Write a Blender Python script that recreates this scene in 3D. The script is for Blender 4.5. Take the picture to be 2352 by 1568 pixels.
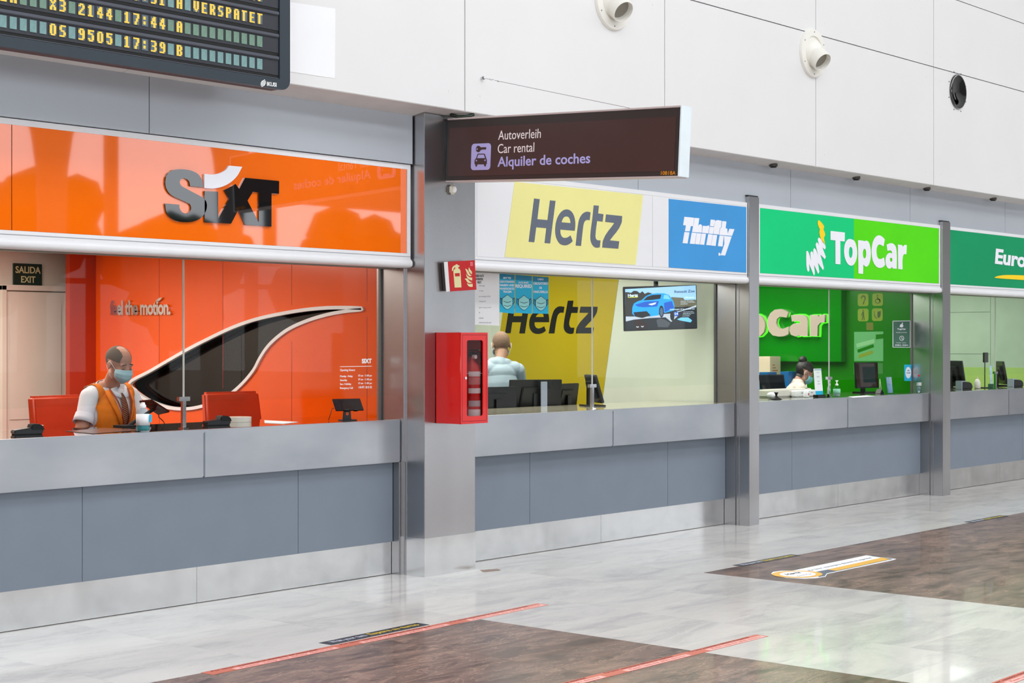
import bpy, bmesh, math, random
from mathutils import Vector, Matrix, Quaternion
random.seed(7)
for o in list(bpy.data.objects): bpy.data.objects.remove(o, do_unlink=True)
S = bpy.context.scene; COL = S.collection
R = math.radians

# ------------------------------------------------------------------ camera
FPX, CX, CY, H = 3779.0, 1176.0, 785.0, 1.6          # focal length in pixels of a 2352 px wide frame
YAW = math.atan2(3254, FPX)
cd = bpy.data.cameras.new('camera'); cam = bpy.data.objects.new('camera', cd); COL.objects.link(cam)
cam.location = (0, 0, H); cam.rotation_euler = (R(90), 0, YAW - R(90))
cd.sensor_width = 36; cd.lens = FPX / 2352 * 36; cd.shift_y = 1.0 / 2352; cd.clip_end = 300
S.camera = cam
# ------------------------------------------------------------------ world, lights, exposure
w = bpy.data.worlds.new('sky'); S.world = w; w.use_nodes = True
bg = w.node_tree.nodes['Background']; bg.inputs[0].default_value = (.88, .94, 1.0, 1); bg.inputs[1].default_value = 2.7
S.view_settings.view_transform = 'Standard'; S.view_settings.look = 'None'
S.view_settings.gamma = 1; S.view_settings.use_curve_mapping = False
S.view_settings.exposure = -0.12
def area(name, loc, rot, sx, sy, power, col=(1, 1, 1)):
    l = bpy.data.lights.new(name, 'AREA'); l.shape = 'RECTANGLE'; l.size = sx; l.size_y = sy
    l.energy = power; l.color = col
    o = bpy.data.objects.new(name, l); o.location = loc; o.rotation_euler = rot; COL.objects.link(o); return o
SKYL = [(-1.5, 640), (2.8, 700)]
for sy, pw in SKYL:                                     # daylight under the two long rooflights
    area('rooflight_lamp', (9, sy, 8.9), (0, 0, 0), 34, 2.2, pw, (1, .985, .97))
BAYX = [(4.3, 8.06), (8.62, 12.17), (12.33, 15.86), (16.04, 19.54)]
for i, (a, b) in enumerate(BAYX):                       # ceiling lights of the booths
    area('booth_lamp_and_fill', ((a + b) / 2 - .2, 9.7, 2.43), (0, 0, 0), 2.8, 2.2, [60, 105, 112, 90][i], [(1, .9, .8), (1, .97, .9), (1, 1, .92), (.93, 1, .95)][i])

area('booth_lamp_and_fill', (6.3, 11.1, 2.40), (0, 0, 0), 1.6, .9, 62, (1, .88, .8))  # unseen fill, added to brighten the door wall behind the orange counter
# ------------------------------------------------------------------ pixel helpers: a pixel of the photograph -> a point on a real plane
_f = (math.cos(YAW), math.sin(YAW)); _r = (math.sin(YAW), -math.cos(YAW))
def ray(px, py):
    u = (px - CX) / FPX; v = (CY - py) / FPX
    return (_f[0] + _r[0] * u, _f[1] + _r[1] * u, v)
def PY(px, py, y): d = ray(px, py); t = y / d[1]; return Vector((d[0] * t, y, H + d[2] * t))
def PX(px, py, x): d = ray(px, py); t = x / d[0]; return Vector((x, d[1] * t, H + d[2] * t))
def PZ(px, py, z=0): d = ray(px, py); t = (z - H) / d[2]; return Vector((d[0] * t, d[1] * t, z))

# ------------------------------------------------------------------ materials
def lin(c):
    if isinstance(c, str):
        c = [int(c[i:i + 2], 16) / 255 for i in (0, 2, 4)]
    return tuple(((x + .055) / 1.055) ** 2.4 if x > .04045 else x / 12.92 for x in c) + (1,)
MATS = {}
def mat(name, col, rough=.5, metal=0, spec=.5, var=.04, scale=6, emit=0, bump=0, bscale=80, coat=0, stretch=None, rvar=0, trans=0, ior=1.45, space='Object', cvar=None):
    if name in MATS: return MATS[name]
    m = bpy.data.materials.new(name); m.use_nodes = True; nt = m.node_tree; N = nt.nodes; L = nt.links
    b = N['Principled BSDF']; c = lin(col)
    tc = N.new('ShaderNodeTexCoord'); mp = N.new('ShaderNodeMapping'); L.new(tc.outputs[space], mp.inputs[0])
    if stretch: mp.inputs['Scale'].default_value = stretch
    nz = N.new('ShaderNodeTexNoise'); nz.inputs['Scale'].default_value = scale; nz.inputs['Detail'].default_value = 4
    L.new(mp.outputs[0], nz.inputs['Vector'])
    rp = N.new('ShaderNodeValToRGB'); e = rp.color_ramp.elements
    lo = [max(0, x * (1 - var)) for x in c[:3]] if cvar is None else lin(cvar)[:3]
    hi = [min(1, x * (1 + var)) for x in c[:3]] if cvar is None else c[:3]
    e[0].position = .3; e[1].position = .7; e[0].color = (*lo, 1); e[1].color = (*hi, 1)
    L.new(nz.outputs['Fac'], rp.inputs[0]); L.new(rp.outputs[0], b.inputs['Base Color'])
    b.inputs['Roughness'].default_value = rough; b.inputs['Metallic'].default_value = metal
    b.inputs['Specular IOR Level'].default_value = spec; b.inputs['Coat Weight'].default_value = coat; b.inputs['Coat Roughness'].default_value = .03
    if rvar:
        mr = N.new('ShaderNodeMapRange'); mr.inputs['To Min'].default_value = max(.02, rough - rvar); mr.inputs['To Max'].default_value = rough + rvar
        L.new(nz.outputs['Fac'], mr.inputs['Value']); L.new(mr.outputs[0], b.inputs['Roughness'])
    if emit:
        L.new(rp.outputs[0], b.inputs['Emission Color']); b.inputs['Emission Strength'].default_value = emit
    if trans: b.inputs['Transmission Weight'].default_value = trans; b.inputs['IOR'].default_value = ior
    if bump:
        n2 = N.new('ShaderNodeTexNoise'); n2.inputs['Scale'].default_value = bscale; n2.inputs['Detail'].default_value = 3
        L.new(mp.outputs[0], n2.inputs['Vector'])
        bp = N.new('ShaderNodeBump'); bp.inputs['Strength'].default_value = bump; bp.inputs['Distance'].default_value = .01
        L.new(n2.outputs['Fac'], bp.inputs['Height']); L.new(bp.outputs[0], b.inputs['Normal'])
    MATS[name] = m; return m

def glassmat(name, tint=(.97, .99, .98), refl=.9, base=.008):
    m = bpy.data.materials.new(name); m.use_nodes = True; nt = m.node_tree; N = nt.nodes; L = nt.links
    for n in list(N): N.remove(n)
    out = N.new('ShaderNodeOutputMaterial'); mx = N.new('ShaderNodeMixShader')
    t = N.new('ShaderNodeBsdfTransparent'); t.inputs[0].default_value = (*tint, 1)
    g = N.new('ShaderNodeBsdfGlossy'); g.inputs['Roughness'].default_value = .01; g.inputs[0].default_value = (refl, refl, refl, 1)
    lw = N.new('ShaderNodeLayerWeight'); lw.inputs[0].default_value = .5          # Schlick curve, the same from both faces of the pane
    pw_ = N.new('ShaderNodeMath'); pw_.operation = 'POWER'; pw_.inputs[1].default_value = 5; L.new(lw.outputs['Facing'], pw_.inputs[0])
    f = N.new('ShaderNodeMath'); f.operation = 'MULTIPLY_ADD'; f.inputs[1].default_value = .22; f.inputs[2].default_value = base; L.new(pw_.outputs[0], f.inputs[0])
    nz = N.new('ShaderNodeTexNoise'); nz.inputs['Scale'].default_value = .7
    bp = N.new('ShaderNodeBump'); bp.inputs['Strength'].default_value = .02; L.new(nz.outputs[0], bp.inputs['Height']); L.new(bp.outputs[0], g.inputs['Normal'])
    L.new(f.outputs[0], mx.inputs[0]); L.new(t.outputs[0], mx.inputs[1]); L.new(g.outputs[0], mx.inputs[2]); L.new(mx.outputs[0], out.inputs[0])
    return m

STEEL = mat('brushed_steel', (.71, .705, .71), .27, 1, var=.07, scale=3, stretch=(1, 1, .25), space='Object')
STEELH = mat('brushed_steel_fascia', (.77, .775, .79), .31, 1, var=.10, scale=2.2, stretch=(.5, 1, 1), cvar=(.66, .68, .71))
STEELK = mat('worn_steel_kick', (.84, .84, .84), .22, 1, var=.08, scale=5, rvar=.05)
CHROME = mat('chrome', (.85, .85, .86), .08, 1, var=.02)
GREYP = mat('grey_laminate', (.465, .505, .555), .42, 0, var=.03, scale=4, bump=.01, bscale=300)
GREYW = mat('grey_satin_cladding', (.73, .75, .78), .36, .25, var=.03, scale=1.2)
WHITEW = mat('white_wall_panel', (.895, .89, .89), .45, 0, var=.012, scale=1.5)
WHITEF = mat('white_aluminium_frame', (.90, .90, .91), .35, 0, var=.01)
SHUT = mat('dark_joint', (.10, .10, .11), .6)
SOFF = mat('soffit_paint', (.80, .78, .77), .5)
ORANGE = mat('orange_acrylic', (1.0, .44, .04), .02, 0, spec=.8, var=.02, coat=1.0, bump=.012, bscale=1.1)
ORANGEW = mat('orange_wall_gloss', (.97, .36, .02), .16, 0, var=.04, scale=2, coat=.1, bump=.01, bscale=1.2)
BLACKG = mat('black_gloss', (.015, .015, .018), .03, 0, spec=.8, coat=1, bump=.015, bscale=1.4)
BLACK = mat('black_plastic', (.035, .035, .038), .35)
BLACKM = mat('black_matte', (.02, .02, .022), .7)
DKGLASS = mat('dark_window_glass', (.015, .02, .022), .04, 0, spec=.35)
WHITE = mat('white_paint', (.95, .95, .95), .4, var=.01)
PAPER = mat('paper', (.95, .95, .96), .7, var=.01)
YEL = mat('pale_yellow_vinyl', (.915, .890, .58), .5, var=.012)
YELW = mat('yellow_wall', (.70, .62, .02), .22, 0, var=.05, scale=1.5, coat=.3)
CHAR = mat('charcoal_vinyl', (.37, .40, .46), .5, var=.04)
BLUE = mat('blue_vinyl', (.22, .58, .84), .5, var=.05, scale=2)
GRN1 = mat('emerald_vinyl', (.0, .80, .49), .5, spec=.2, var=.04, scale=1.5)
GRN2 = mat('lime_vinyl', (.33, .86, .0), .5, spec=.2, var=.05, scale=1.5)
GRN3 = mat('dark_green_vinyl', (.0, .58, .37), .5, spec=.2, var=.06, scale=1.5)
GRNW = mat('green_wall', (.10, .48, .03), .2, 0, var=.1, scale=1.5, coat=.3)
GRNB = mat('green_board', (.02, .50, .04), .12, 0, var=.08, scale=1.5, coat=.6)
LOGOW = mat('logo_white', (.94, .94, .97), .5, var=.01)
LOGOY = mat('logo_yellow', (1, .83, .0), .5, var=.02)
DKTXT = mat('dark_print', (.12, .12, .14), .6)
GREYTXT = mat('grey_print', (.55, .56, .60), .6)
CREAM = mat('cream_wall', (.80, .83, .76), .5, var=.02)
DOORW = mat('door_paint', (.88, .84, .79), .45, var=.02)
COUNTERT = mat('dark_glass_counter', (.10, .07, .055), .05, 0, spec=.7, coat=.8)
GLASS = glassmat('screen_glass')
RED = mat('red_enamel', (.83, .04, .03), .3, var=.03, coat=.2)
REDD = mat('signal_red', (.72, .02, .04), .4, var=.03)
PHOS = mat('phosphorescent_cream', (.83, .80, .60), .6, var=.04)
BROWN = mat('dark_brown_panel', (.27, .165, .15), .35, 0, var=.06, scale=4)
BROWNF = mat('dark_brown_frame', (.19, .15, .14), .4)
LILAC = mat('lilac_vinyl', (.72, .70, .93), .5, var=.02)
TXTW = mat('text_white', (.97, .93, .93), .5, var=.01)
BOARDF = mat('slate_board_frame', (.17, .21, .245), .35, 0, var=.04)
BOARDB = mat('board_inner', (.17, .18, .21), .4, var=.05)
FLAP = mat('flap_teal', (.46, .60, .60), .45, 0, var=.10, scale=2, space='Generated')
FLAPG = mat('flap_green', (.43, .55, .48), .45, 0, var=.10, scale=2, space='Generated')
FLAPD = mat('flap_dark', (.35, .41, .45), .45, var=.05)
DOTY = mat('dot_yellow', (1, .84, .33), .5, var=.03)
TAPER = mat('salmon_tape', (.80, .44, .36), .45, var=.05)
TAPEB = mat('black_tape', (.13, .14, .18), .35)
KEYY = mat('amber_vinyl', (.94, .72, .28), .4)
SKIN = mat('skin', (.74, .52, .43), .5, var=.08, scale=20)
SKIN2 = mat('skin_fair', (.74, .53, .46), .5, var=.08, scale=20)
SKIN3 = mat('skin_tan', (.60, .45, .36), .5, var=.08, scale=20)
HAIRB = mat('buzzed_hair', (.33, .27, .21), .8, var=.2, scale=60)
HAIRD = mat('dark_hair', (.085, .055, .05), .45, var=.4, scale=40, bump=.5, bscale=60)
BROWH = mat('eyebrow_hair', (.10, .07, .06), .8)
SHIRTW = mat('white_shirt', (.90, .90, .93), .8, var=.03, scale=10, bump=.3, bscale=14)
SHIRTG = mat('pale_blue_shirt', (.62, .69, .73), .8, var=.03, scale=10, bump=.3, bscale=14)
SHIRTC = mat('cream_shirt', (.82, .78, .72), .8, var=.03, scale=10, bump=.3, bscale=14)
VEST = mat('orange_vest_cloth', (.90, .48, .06), .85, var=.05, scale=30, bump=.2, bscale=18)
TROU = mat('dark_trousers', (.08, .08, .10), .8)
MASKB = mat('surgical_mask', (.70, .85, .90), .8, var=.03, bump=.15, bscale=30)
MASKC = mat('surgical_mask_teal', (.50, .82, .84), .8, var=.03, bump=.15, bscale=30)
LEATH = mat('orange_red_leather', (.80, .25, .10), .35, var=.08)
NAVY = mat('navy_vinyl', (.10, .12, .26), .5)
AQUA = mat('aqua_vinyl', (.0, .70, .86), .4, var=.03)
AQUA2 = mat('deep_aqua', (.03, .50, .66), .4, var=.03)
MINT = mat('mint_print', (.60, .87, .87), .5)
POSTG = mat('pale_green_poster', (.38, .70, .42), .5)
ICONY = mat('icon_yellow_green', (.50, .60, .05), .5)
OFFW = mat('off_white_plastic', (.87, .85, .80), .4)
CARDB = mat('cream_cardboard', (.84, .76, .66), .8)
TEALL = mat('teal_liquid', (.35, .75, .78), .05, trans=.6, ior=1.33)
CLEARP = glassmat('clear_plastic', (.86, .93, .95), .9)
VENTW = mat('nozzle_white', (.92, .91, .88), .4, var=.01)
VENTD = mat('nozzle_throat', (.55, .53, .49), .6)

def tilemat(name, base, dark, light, vein, rough, rnd, st=(.55, 1.5, 1), coat=.35, vs=3.1, dist=1.6):
    m = bpy.data.materials.new(name); m.use_nodes = True; nt = m.node_tree; N = nt.nodes; L = nt.links
    b = N['Principled BSDF']
    g = N.new('ShaderNodeNewGeometry'); oi = N.new('ShaderNodeObjectInfo')
    sc = N.new('ShaderNodeVectorMath'); sc.operation = 'MULTIPLY'; sc.inputs[1].default_value = st
    L.new(g.outputs['Position'], sc.inputs[0])
    om = N.new('ShaderNodeVectorMath'); om.operation = 'SCALE'; om.inputs[0].default_value = (13, 7, 5); L.new(oi.outputs['Random'], om.inputs['Scale'])
    ad = N.new('ShaderNodeVectorMath'); L.new(sc.outputs[0], ad.inputs[0]); L.new(om.outputs[0], ad.inputs[1])
    n1 = N.new('ShaderNodeTexNoise'); n1.inputs['Scale'].default_value = 2.2; n1.inputs['Detail'].default_value = 8; n1.inputs['Roughness'].default_value = .62; n1.inputs['Distortion'].default_value = .8
    L.new(ad.outputs[0], n1.inputs['Vector'])
    r1 = N.new('ShaderNodeValToRGB'); e = r1.color_ramp.elements
    e[0].position = .36; e[0].color = lin(dark); e[1].position = .64; e[1].color = lin(light)
    x = e.new(.5); x.color = lin(base); L.new(n1.outputs['Fac'], r1.inputs[0])
    n2 = N.new('ShaderNodeTexNoise'); n2.inputs['Scale'].default_value = vs; n2.inputs['Detail'].default_value = 9; n2.inputs['Roughness'].default_value = .72; n2.inputs['Distortion'].default_value = dist
    L.new(ad.outputs[0], n2.inputs['Vector'])
    r2 = N.new('ShaderNodeValToRGB'); e = r2.color_ramp.elements; e[0].position = .49; e[0].color = (0, 0, 0, 1); e[1].position = .53; e[1].color = (0, 0, 0, 1)
    x = e.new(.51); x.color = (1, 1, 1, 1); L.new(n2.outputs['Fac'], r2.inputs[0])
    mx = N.new('ShaderNodeMix'); mx.data_type = 'RGBA'; mx.inputs['B'].default_value = lin(vein)
    ml = N.new('ShaderNodeMath'); ml.operation = 'MULTIPLY'; ml.inputs[1].default_value = rnd[1]; L.new(r2.outputs[0], ml.inputs[0]); L.new(ml.outputs[0], mx.inputs['Factor'])
    L.new(r1.outputs[0], mx.inputs['A'])
    hs = N.new('ShaderNodeHueSaturation'); mr = N.new('ShaderNodeMapRange'); mr.inputs['To Min'].default_value = 1 - rnd[0]; mr.inputs['To Max'].default_value = 1 + rnd[0]
    L.new(oi.outputs['Random'], mr.inputs['Value']); L.new(mr.outputs[0], hs.inputs['Value']); L.new(mx.outputs['Result'], hs.inputs['Color']); L.new(hs.outputs[0], b.inputs['Base Color'])
    b.inputs['Roughness'].default_value = rough; b.inputs['Specular IOR Level'].default_value = .5
    b.inputs['Coat Weight'].default_value = coat; b.inputs['Coat Roughness'].default_value = .045
    MATS[name] = m; return m
MARBW = tilemat('white_marble', 'e2ddd8', 'd0ccc9', 'eae5df', 'f5f1eb', .16, (.05, .35))
MARBB = tilemat('brown_marble', '7b5e52', '533b32', '977868', 'c8ab94', .26, (.10, .38), (1.2, 3.4, 1), .30, 2.4, .5)

# ------------------------------------------------------------------ mesh helpers
ORG = {}
def link(o, parent):
    COL.objects.link(o)
    if parent is not None: o.parent = parent
def empty(name, loc, label=None, cat=None, group=None, kind=None):
    o = bpy.data.objects.new(name, None); o.empty_display_size = .1; COL.objects.link(o); o.location = loc
    ORG[o.name] = Vector(loc); tag(o, label, cat, group, kind); return o
def tag(o, label=None, cat=None, group=None, kind=None):
    if label: o['label'] = label
    if cat: o['category'] = cat
    if group: o['group'] = group
    if kind: o['kind'] = kind
    return o
def finish(me, name, mats, parent, smooth=None):
    """me is in world coordinates; object origin = parent's origin (or bottom centre when top-level)"""
    if mats is not None:
        me.materials.clear()
        for m in (mats if isinstance(mats, (list, tuple)) else [mats]): me.materials.append(m)
    o = bpy.data.objects.new(name, me)
    if parent is not None: org = ORG[parent.name]
    else:
        vs = [v.co for v in me.vertices]
        mn = [min(v[i] for v in vs) for i in range(3)]; mxx = [max(v[i] for v in vs) for i in range(3)]
        org = Vector(((mn[0] + mxx[0]) / 2, (mn[1] + mxx[1]) / 2, mn[2])); o.location = org
    me.transform(Matrix.Translation(-org)); link(o, parent); ORG[o.name] = Vector(org)
    if smooth:
        for p in me.polygons: p.use_smooth = True
        if smooth is not True:
            try: me.set_sharp_from_angle(angle=R(smooth))
            except Exception: pass
    return o
class G:
    def __init__(s): s.v = []; s.f = []; s.m = []
    def add(s, vs, fs, mi=0):
        n = len(s.v); s.v += [Vector(v) for v in vs]
        for f in fs: s.f.append([i + n for i in f]); s.m.append(mi)
        return s
    def box(s, x0, x1, y0, y1, z0, z1, mi=0):
        return s.add([(x, y, z) for z in (z0, z1) for y in (y0, y1) for x in (x0, x1)],
                     [(0, 2, 3, 1), (4, 5, 7, 6), (0, 1, 5, 4), (2, 6, 7, 3), (0, 4, 6, 2), (1, 3, 7, 5)], mi)
    def cyl(s, p0, p1, r0, r1=None, n=20, mi=0, caps=True):
        r1 = r0 if r1 is None else r1; p0 = Vector(p0); p1 = Vector(p1); d = (p1 - p0).normalized()
        a = d.orthogonal().normalized(); b = d.cross(a)
        vs = []
        for p, r in ((p0, r0), (p1, r1)):
            vs += [p + (a * math.cos(2 * math.pi * i / n) + b * math.sin(2 * math.pi * i / n)) * r for i in range(n)]
        fs = [(i, (i + 1) % n, n + (i + 1) % n, n + i) for i in range(n)]
        if caps: fs += [tuple(range(n))[::-1], tuple(range(n, 2 * n))]
        return s.add(vs, fs, mi)
    def lathe(s, c, prof, n=24, mi=0, axis=None):
        c = Vector(c); q = Matrix.Identity(3) if axis is None else Vector((0, 0, 1)).rotation_difference(Vector(axis)).to_matrix()
        vs = []; k = len(prof)
        for r, z in prof:
            vs += [c + q @ Vector((r * math.cos(2 * math.pi * i / n), r * math.sin(2 * math.pi * i / n), z)) for i in range(n)]
        fs = [(j * n + i, j * n + (i + 1) % n, (j + 1) * n + (i + 1) % n, (j + 1) * n + i) for j in range(k - 1) for i in range(n)]
        if prof[0][0] > 1e-5: fs.append(tuple(range(n))[::-1])
        if prof[-1][0] > 1e-5: fs.append(tuple(range((k - 1) * n, k * n)))
        return s.add(vs, fs, mi)
    def tube(s, pts, r, n=8, mi=0):
        pts = [Vector(p) for p in pts]; up = None; vs = []
        for i, p in enumerate(pts):
            d = (pts[min(i + 1, len(pts) - 1)] - pts[max(i - 1, 0)]).normalized()
            if up is None: up = d.orthogonal().normalized()
            a = (up - d * up.dot(d)).normalized(); up = a; b = d.cross(a)
            vs += [p + (a * math.cos(2 * math.pi * k / n) + b * math.sin(2 * math.pi * k / n)) * r for k in range(n)]
        fs = [(j * n + i, j * n + (i + 1) % n, (j + 1) * n + (i + 1) % n, (j + 1) * n + i) for j in range(len(pts) - 1) for i in range(n)]
        fs += [tuple(range(n))[::-1], tuple(range((len(pts) - 1) * n, len(pts) * n))]
        return s.add(vs, fs, mi)
    def sph(s, c, r, n=16, mi=0, rot=None):
        c = Vector(c); r = (r, r, r) if not isinstance(r, (tuple, list)) else r; m = n // 2; vs = []
        for j in range(m + 1):
            t = math.pi * j / m
            for i in range(n):
                p = 2 * math.pi * i / n; v = Vector((r[0] * math.sin(t) * math.cos(p), r[1] * math.sin(t) * math.sin(p), r[2] * math.cos(t)))
                if rot: v = rot @ v
                vs.append(c + v)
        fs = [(j * n + i, (j + 1) * n + i, (j + 1) * n + (i + 1) % n, j * n + (i + 1) % n) for j in range(m) for i in range(n)]
        return s.add(vs, fs, mi)
    def prism(s, poly, d, mi=0):
        """poly: list of 3-D points (planar), d: extrusion vector"""
        d = Vector(d); n = len(poly); vs = [Vector(p) for p in poly] + [Vector(p) + d for p in poly]
        fs = [tuple(range(n))[::-1], tuple(range(n, 2 * n))] + [(i, (i + 1) % n, n + (i + 1) % n, n + i) for i in range(n)]
        return s.add(vs, fs, mi)
    def xf(s, M): s.v = [M @ v for v in s.v]; return s
    def mesh(s, name='m', bevel=0, seg=2):
        me = bpy.data.meshes.new(name); me.from_pydata([tuple(v) for v in s.v], [], s.f)
        for p, i in zip(me.polygons, s.m): p.material_index = i
        bm = bmesh.new(); bm.from_mesh(me)
        bmesh.ops.remove_doubles(bm, verts=bm.verts, dist=1e-6)
        bmesh.ops.recalc_face_normals(bm, faces=bm.faces)
        if bevel:
            ed = [e for e in bm.edges if len(e.link_faces) == 2 and e.calc_face_angle(0) > R(35)]
            bmesh.ops.bevel(bm, geom=ed, offset=bevel, segments=seg, affect='EDGES', clamp_overlap=True)
        bm.to_mesh(me); bm.free(); return me
    def obj(s, name, mats, parent=None, bevel=0, seg=2, smooth=None):
        return finish(s.mesh(name, bevel, seg), name, mats, parent, smooth)
def B(name, m, parent, x0, x1, y0, y1, z0, z1, bevel=0, smooth=None): return G().box(x0, x1, y0, y1, z0, z1).obj(name, m, parent, bevel, 2, smooth)

# flat shapes on a plane: frame = (origin, u, v, n): n points toward the viewer
def FY(y): return (Vector((0, y, 0)), Vector((1, 0, 0)), Vector((0, 0, 1)), Vector((0, -1, 0)))
def FX(x): return (Vector((x, 0, 0)), Vector((0, -1, 0)), Vector((0, 0, 1)), Vector((-1, 0, 0)))
def FZ(z): return (Vector((0, 0, z)), Vector((1, 0, 0)), Vector((0, 1, 0)), Vector((0, 0, 1)))
def loc2(fr, p): d = Vector(p) - fr[0]; return (d.dot(fr[1]), d.dot(fr[2]))
def tow(fr, a, b, c=0): return fr[0] + fr[1] * a + fr[2] * b + fr[3] * c
def pix(fr, px, py):
    d = Vector(ray(px, py)); o = Vector((0, 0, H)); t = (fr[0] - o).dot(fr[3]) / d.dot(fr[3]); return loc2(fr, o + d * t)
def smoothloop(pts, k=4):
    out = []; n = len(pts)
    for i in range(n):
        p0, p1, p2, p3 = [Vector(pts[(i + j) % n]) for j in (-1, 0, 1, 2)]
        for s in range(k):
            t = s / k; out.append(.5 * ((2 * p1) + (p2 - p0) * t + (2 * p0 - 5 * p1 + 4 * p2 - p3) * t * t + (3 * p1 - p0 - 3 * p2 + p3) * t ** 3))
    return [(v.x, v.y) for v in out]
def softloop(pts, k=4):
    """round the gentle bends of an outline and keep its corners"""
    P = [Vector(p) for p in pts]; n = len(P); soft = []
    for i in range(n):
        a = P[i] - P[i - 1]; b = P[(i + 1) % n] - P[i]
        if a.length < 1e-7 or b.length < 1e-7: soft.append(False); continue
        t = abs(a.angle_signed(b)); r = a.length / b.length; soft.append(R(4) < t < R(50) and .22 < r < 4.5)
    out = []
    for i in range(n):
        j = (i + 1) % n; p1, p2 = P[i], P[j]; L = (p2 - p1).length
        if not (soft[i] or soft[j]): out.append((p1.x, p1.y)); continue
        def tan(q, q0, q1): d = (q - q0).normalized() + (q1 - q).normalized(); return d.normalized() * L
        m1 = tan(p1, P[i - 1], p2) if soft[i] else (p2 - p1); m2 = tan(p2, p1, P[(j + 1) % n]) if soft[j] else (p2 - p1)
        for s in range(k):
            t = s / k; t2, t3 = t * t, t ** 3
            v = p1 * (2 * t3 - 3 * t2 + 1) + m1 * (t3 - 2 * t2 + t) + p2 * (-2 * t3 + 3 * t2) + m2 * (t3 - t2); out.append((v.x, v.y))
    return out
def curvemesh(cu):
    o = bpy.data.objects.new('tmp', cu); COL.objects.link(o)
    dg = bpy.context.evaluated_depsgraph_get(); dg.update()
    me = bpy.data.meshes.new_from_object(o.evaluated_get(dg)); bpy.data.objects.remove(o); bpy.data.curves.remove(cu); return me
def flat(name, loops, fr, m, parent, depth=.002, lift=0):
    """loops: 2-D outlines in frame coordinates, inner loops cut holes"""
    cu = bpy.data.curves.new('c', 'CURVE'); cu.dimensions = '2D'; cu.fill_mode = 'BOTH'; cu.extrude = depth / 2
    for lp in loops:
        sp = cu.splines.new('POLY'); sp.points.add(len(lp) - 1); sp.use_cyclic_u = True
        for i, (a, b) in enumerate(lp): sp.points[i].co = (a, b, 0, 1)
    me = curvemesh(cu)
    for v in me.vertices: v.co = tow(fr, v.co.x, v.co.y, v.co.z + depth / 2 + lift)
    return finish(me, name, m, parent)
def flatpx(name, loops, fr, m, parent, x0=0, y0=0, sc=1, sm=0, depth=.002, lift=0):
    L = []
    for lp in loops:
        q = [pix(fr, x0 + a / sc, y0 + b / sc) for a, b in lp]
        L.append(smoothloop(q, sm) if sm else softloop(q) if len(q) > 5 else q)
    return flat(name, L, fr, m, parent, depth, lift)
def rectpx(name, pts, fr, m, parent, depth=.002, lift=0): return flatpx(name, [pts], fr, m, parent, depth=depth, lift=lift)
def rect2(name, a0, a1, b0, b1, fr, m, parent, depth=.002, lift=0): return flat(name, [[(a0, b0), (a1, b0), (a1, b1), (a0, b1)]], fr, m, parent, depth, lift)
def textmesh(s, bold=0, shear=0, depth=.002, spacing=1.0):
    cu = bpy.data.curves.new('t', 'FONT'); cu.body = s; cu.size = 1; cu.offset = bold; cu.shear = shear; cu.extrude = depth / 2; cu.space_character = spacing
    cu.resolution_u = 3
    return curvemesh(cu)
def text(name, s, LL, LR, UL, fr, m, parent, bold=0, shear=0, depth=.002, lift=0, spacing=1.0):
    """fit the text's bounding box to three frame-coordinate corners"""
    me = textmesh(s, bold, shear, 1.0, spacing)
    xs = [v.co.x for v in me.vertices]; ys = [v.co.y for v in me.vertices]
    x0, x1, y0, y1 = min(xs), max(xs), min(ys), max(ys)
    LL, LR, UL = Vector(LL), Vector(LR), Vector(UL)
    for v in me.vertices:
        a = (v.co.x - x0) / (x1 - x0); b = (v.co.y - y0) / (y1 - y0); q = LL + (LR - LL) * a + (UL - LL) * b
        v.co = tow(fr, q.x, q.y, (v.co.z + .5) * depth + lift)
    return finish(me, name, m, parent)
def textpx(name, s, LL, LR, UL, fr, m, parent, **k): return text(name, s, pix(fr, *LL), pix(fr, *LR), pix(fr, *UL), fr, m, parent, **k)
def textbox(name, s, a0, a1, b0, b1, fr, m, parent, **k): return text(name, s, (a0, b0), (a1, b0), (a0, b1), fr, m, parent, **k)

def share(name, me, m, parent, loc):
    o = bpy.data.objects.new(name, me); link(o, parent); o.location = Vector(loc) - ORG[parent.name]; ORG[o.name] = Vector(loc); return o

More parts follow.
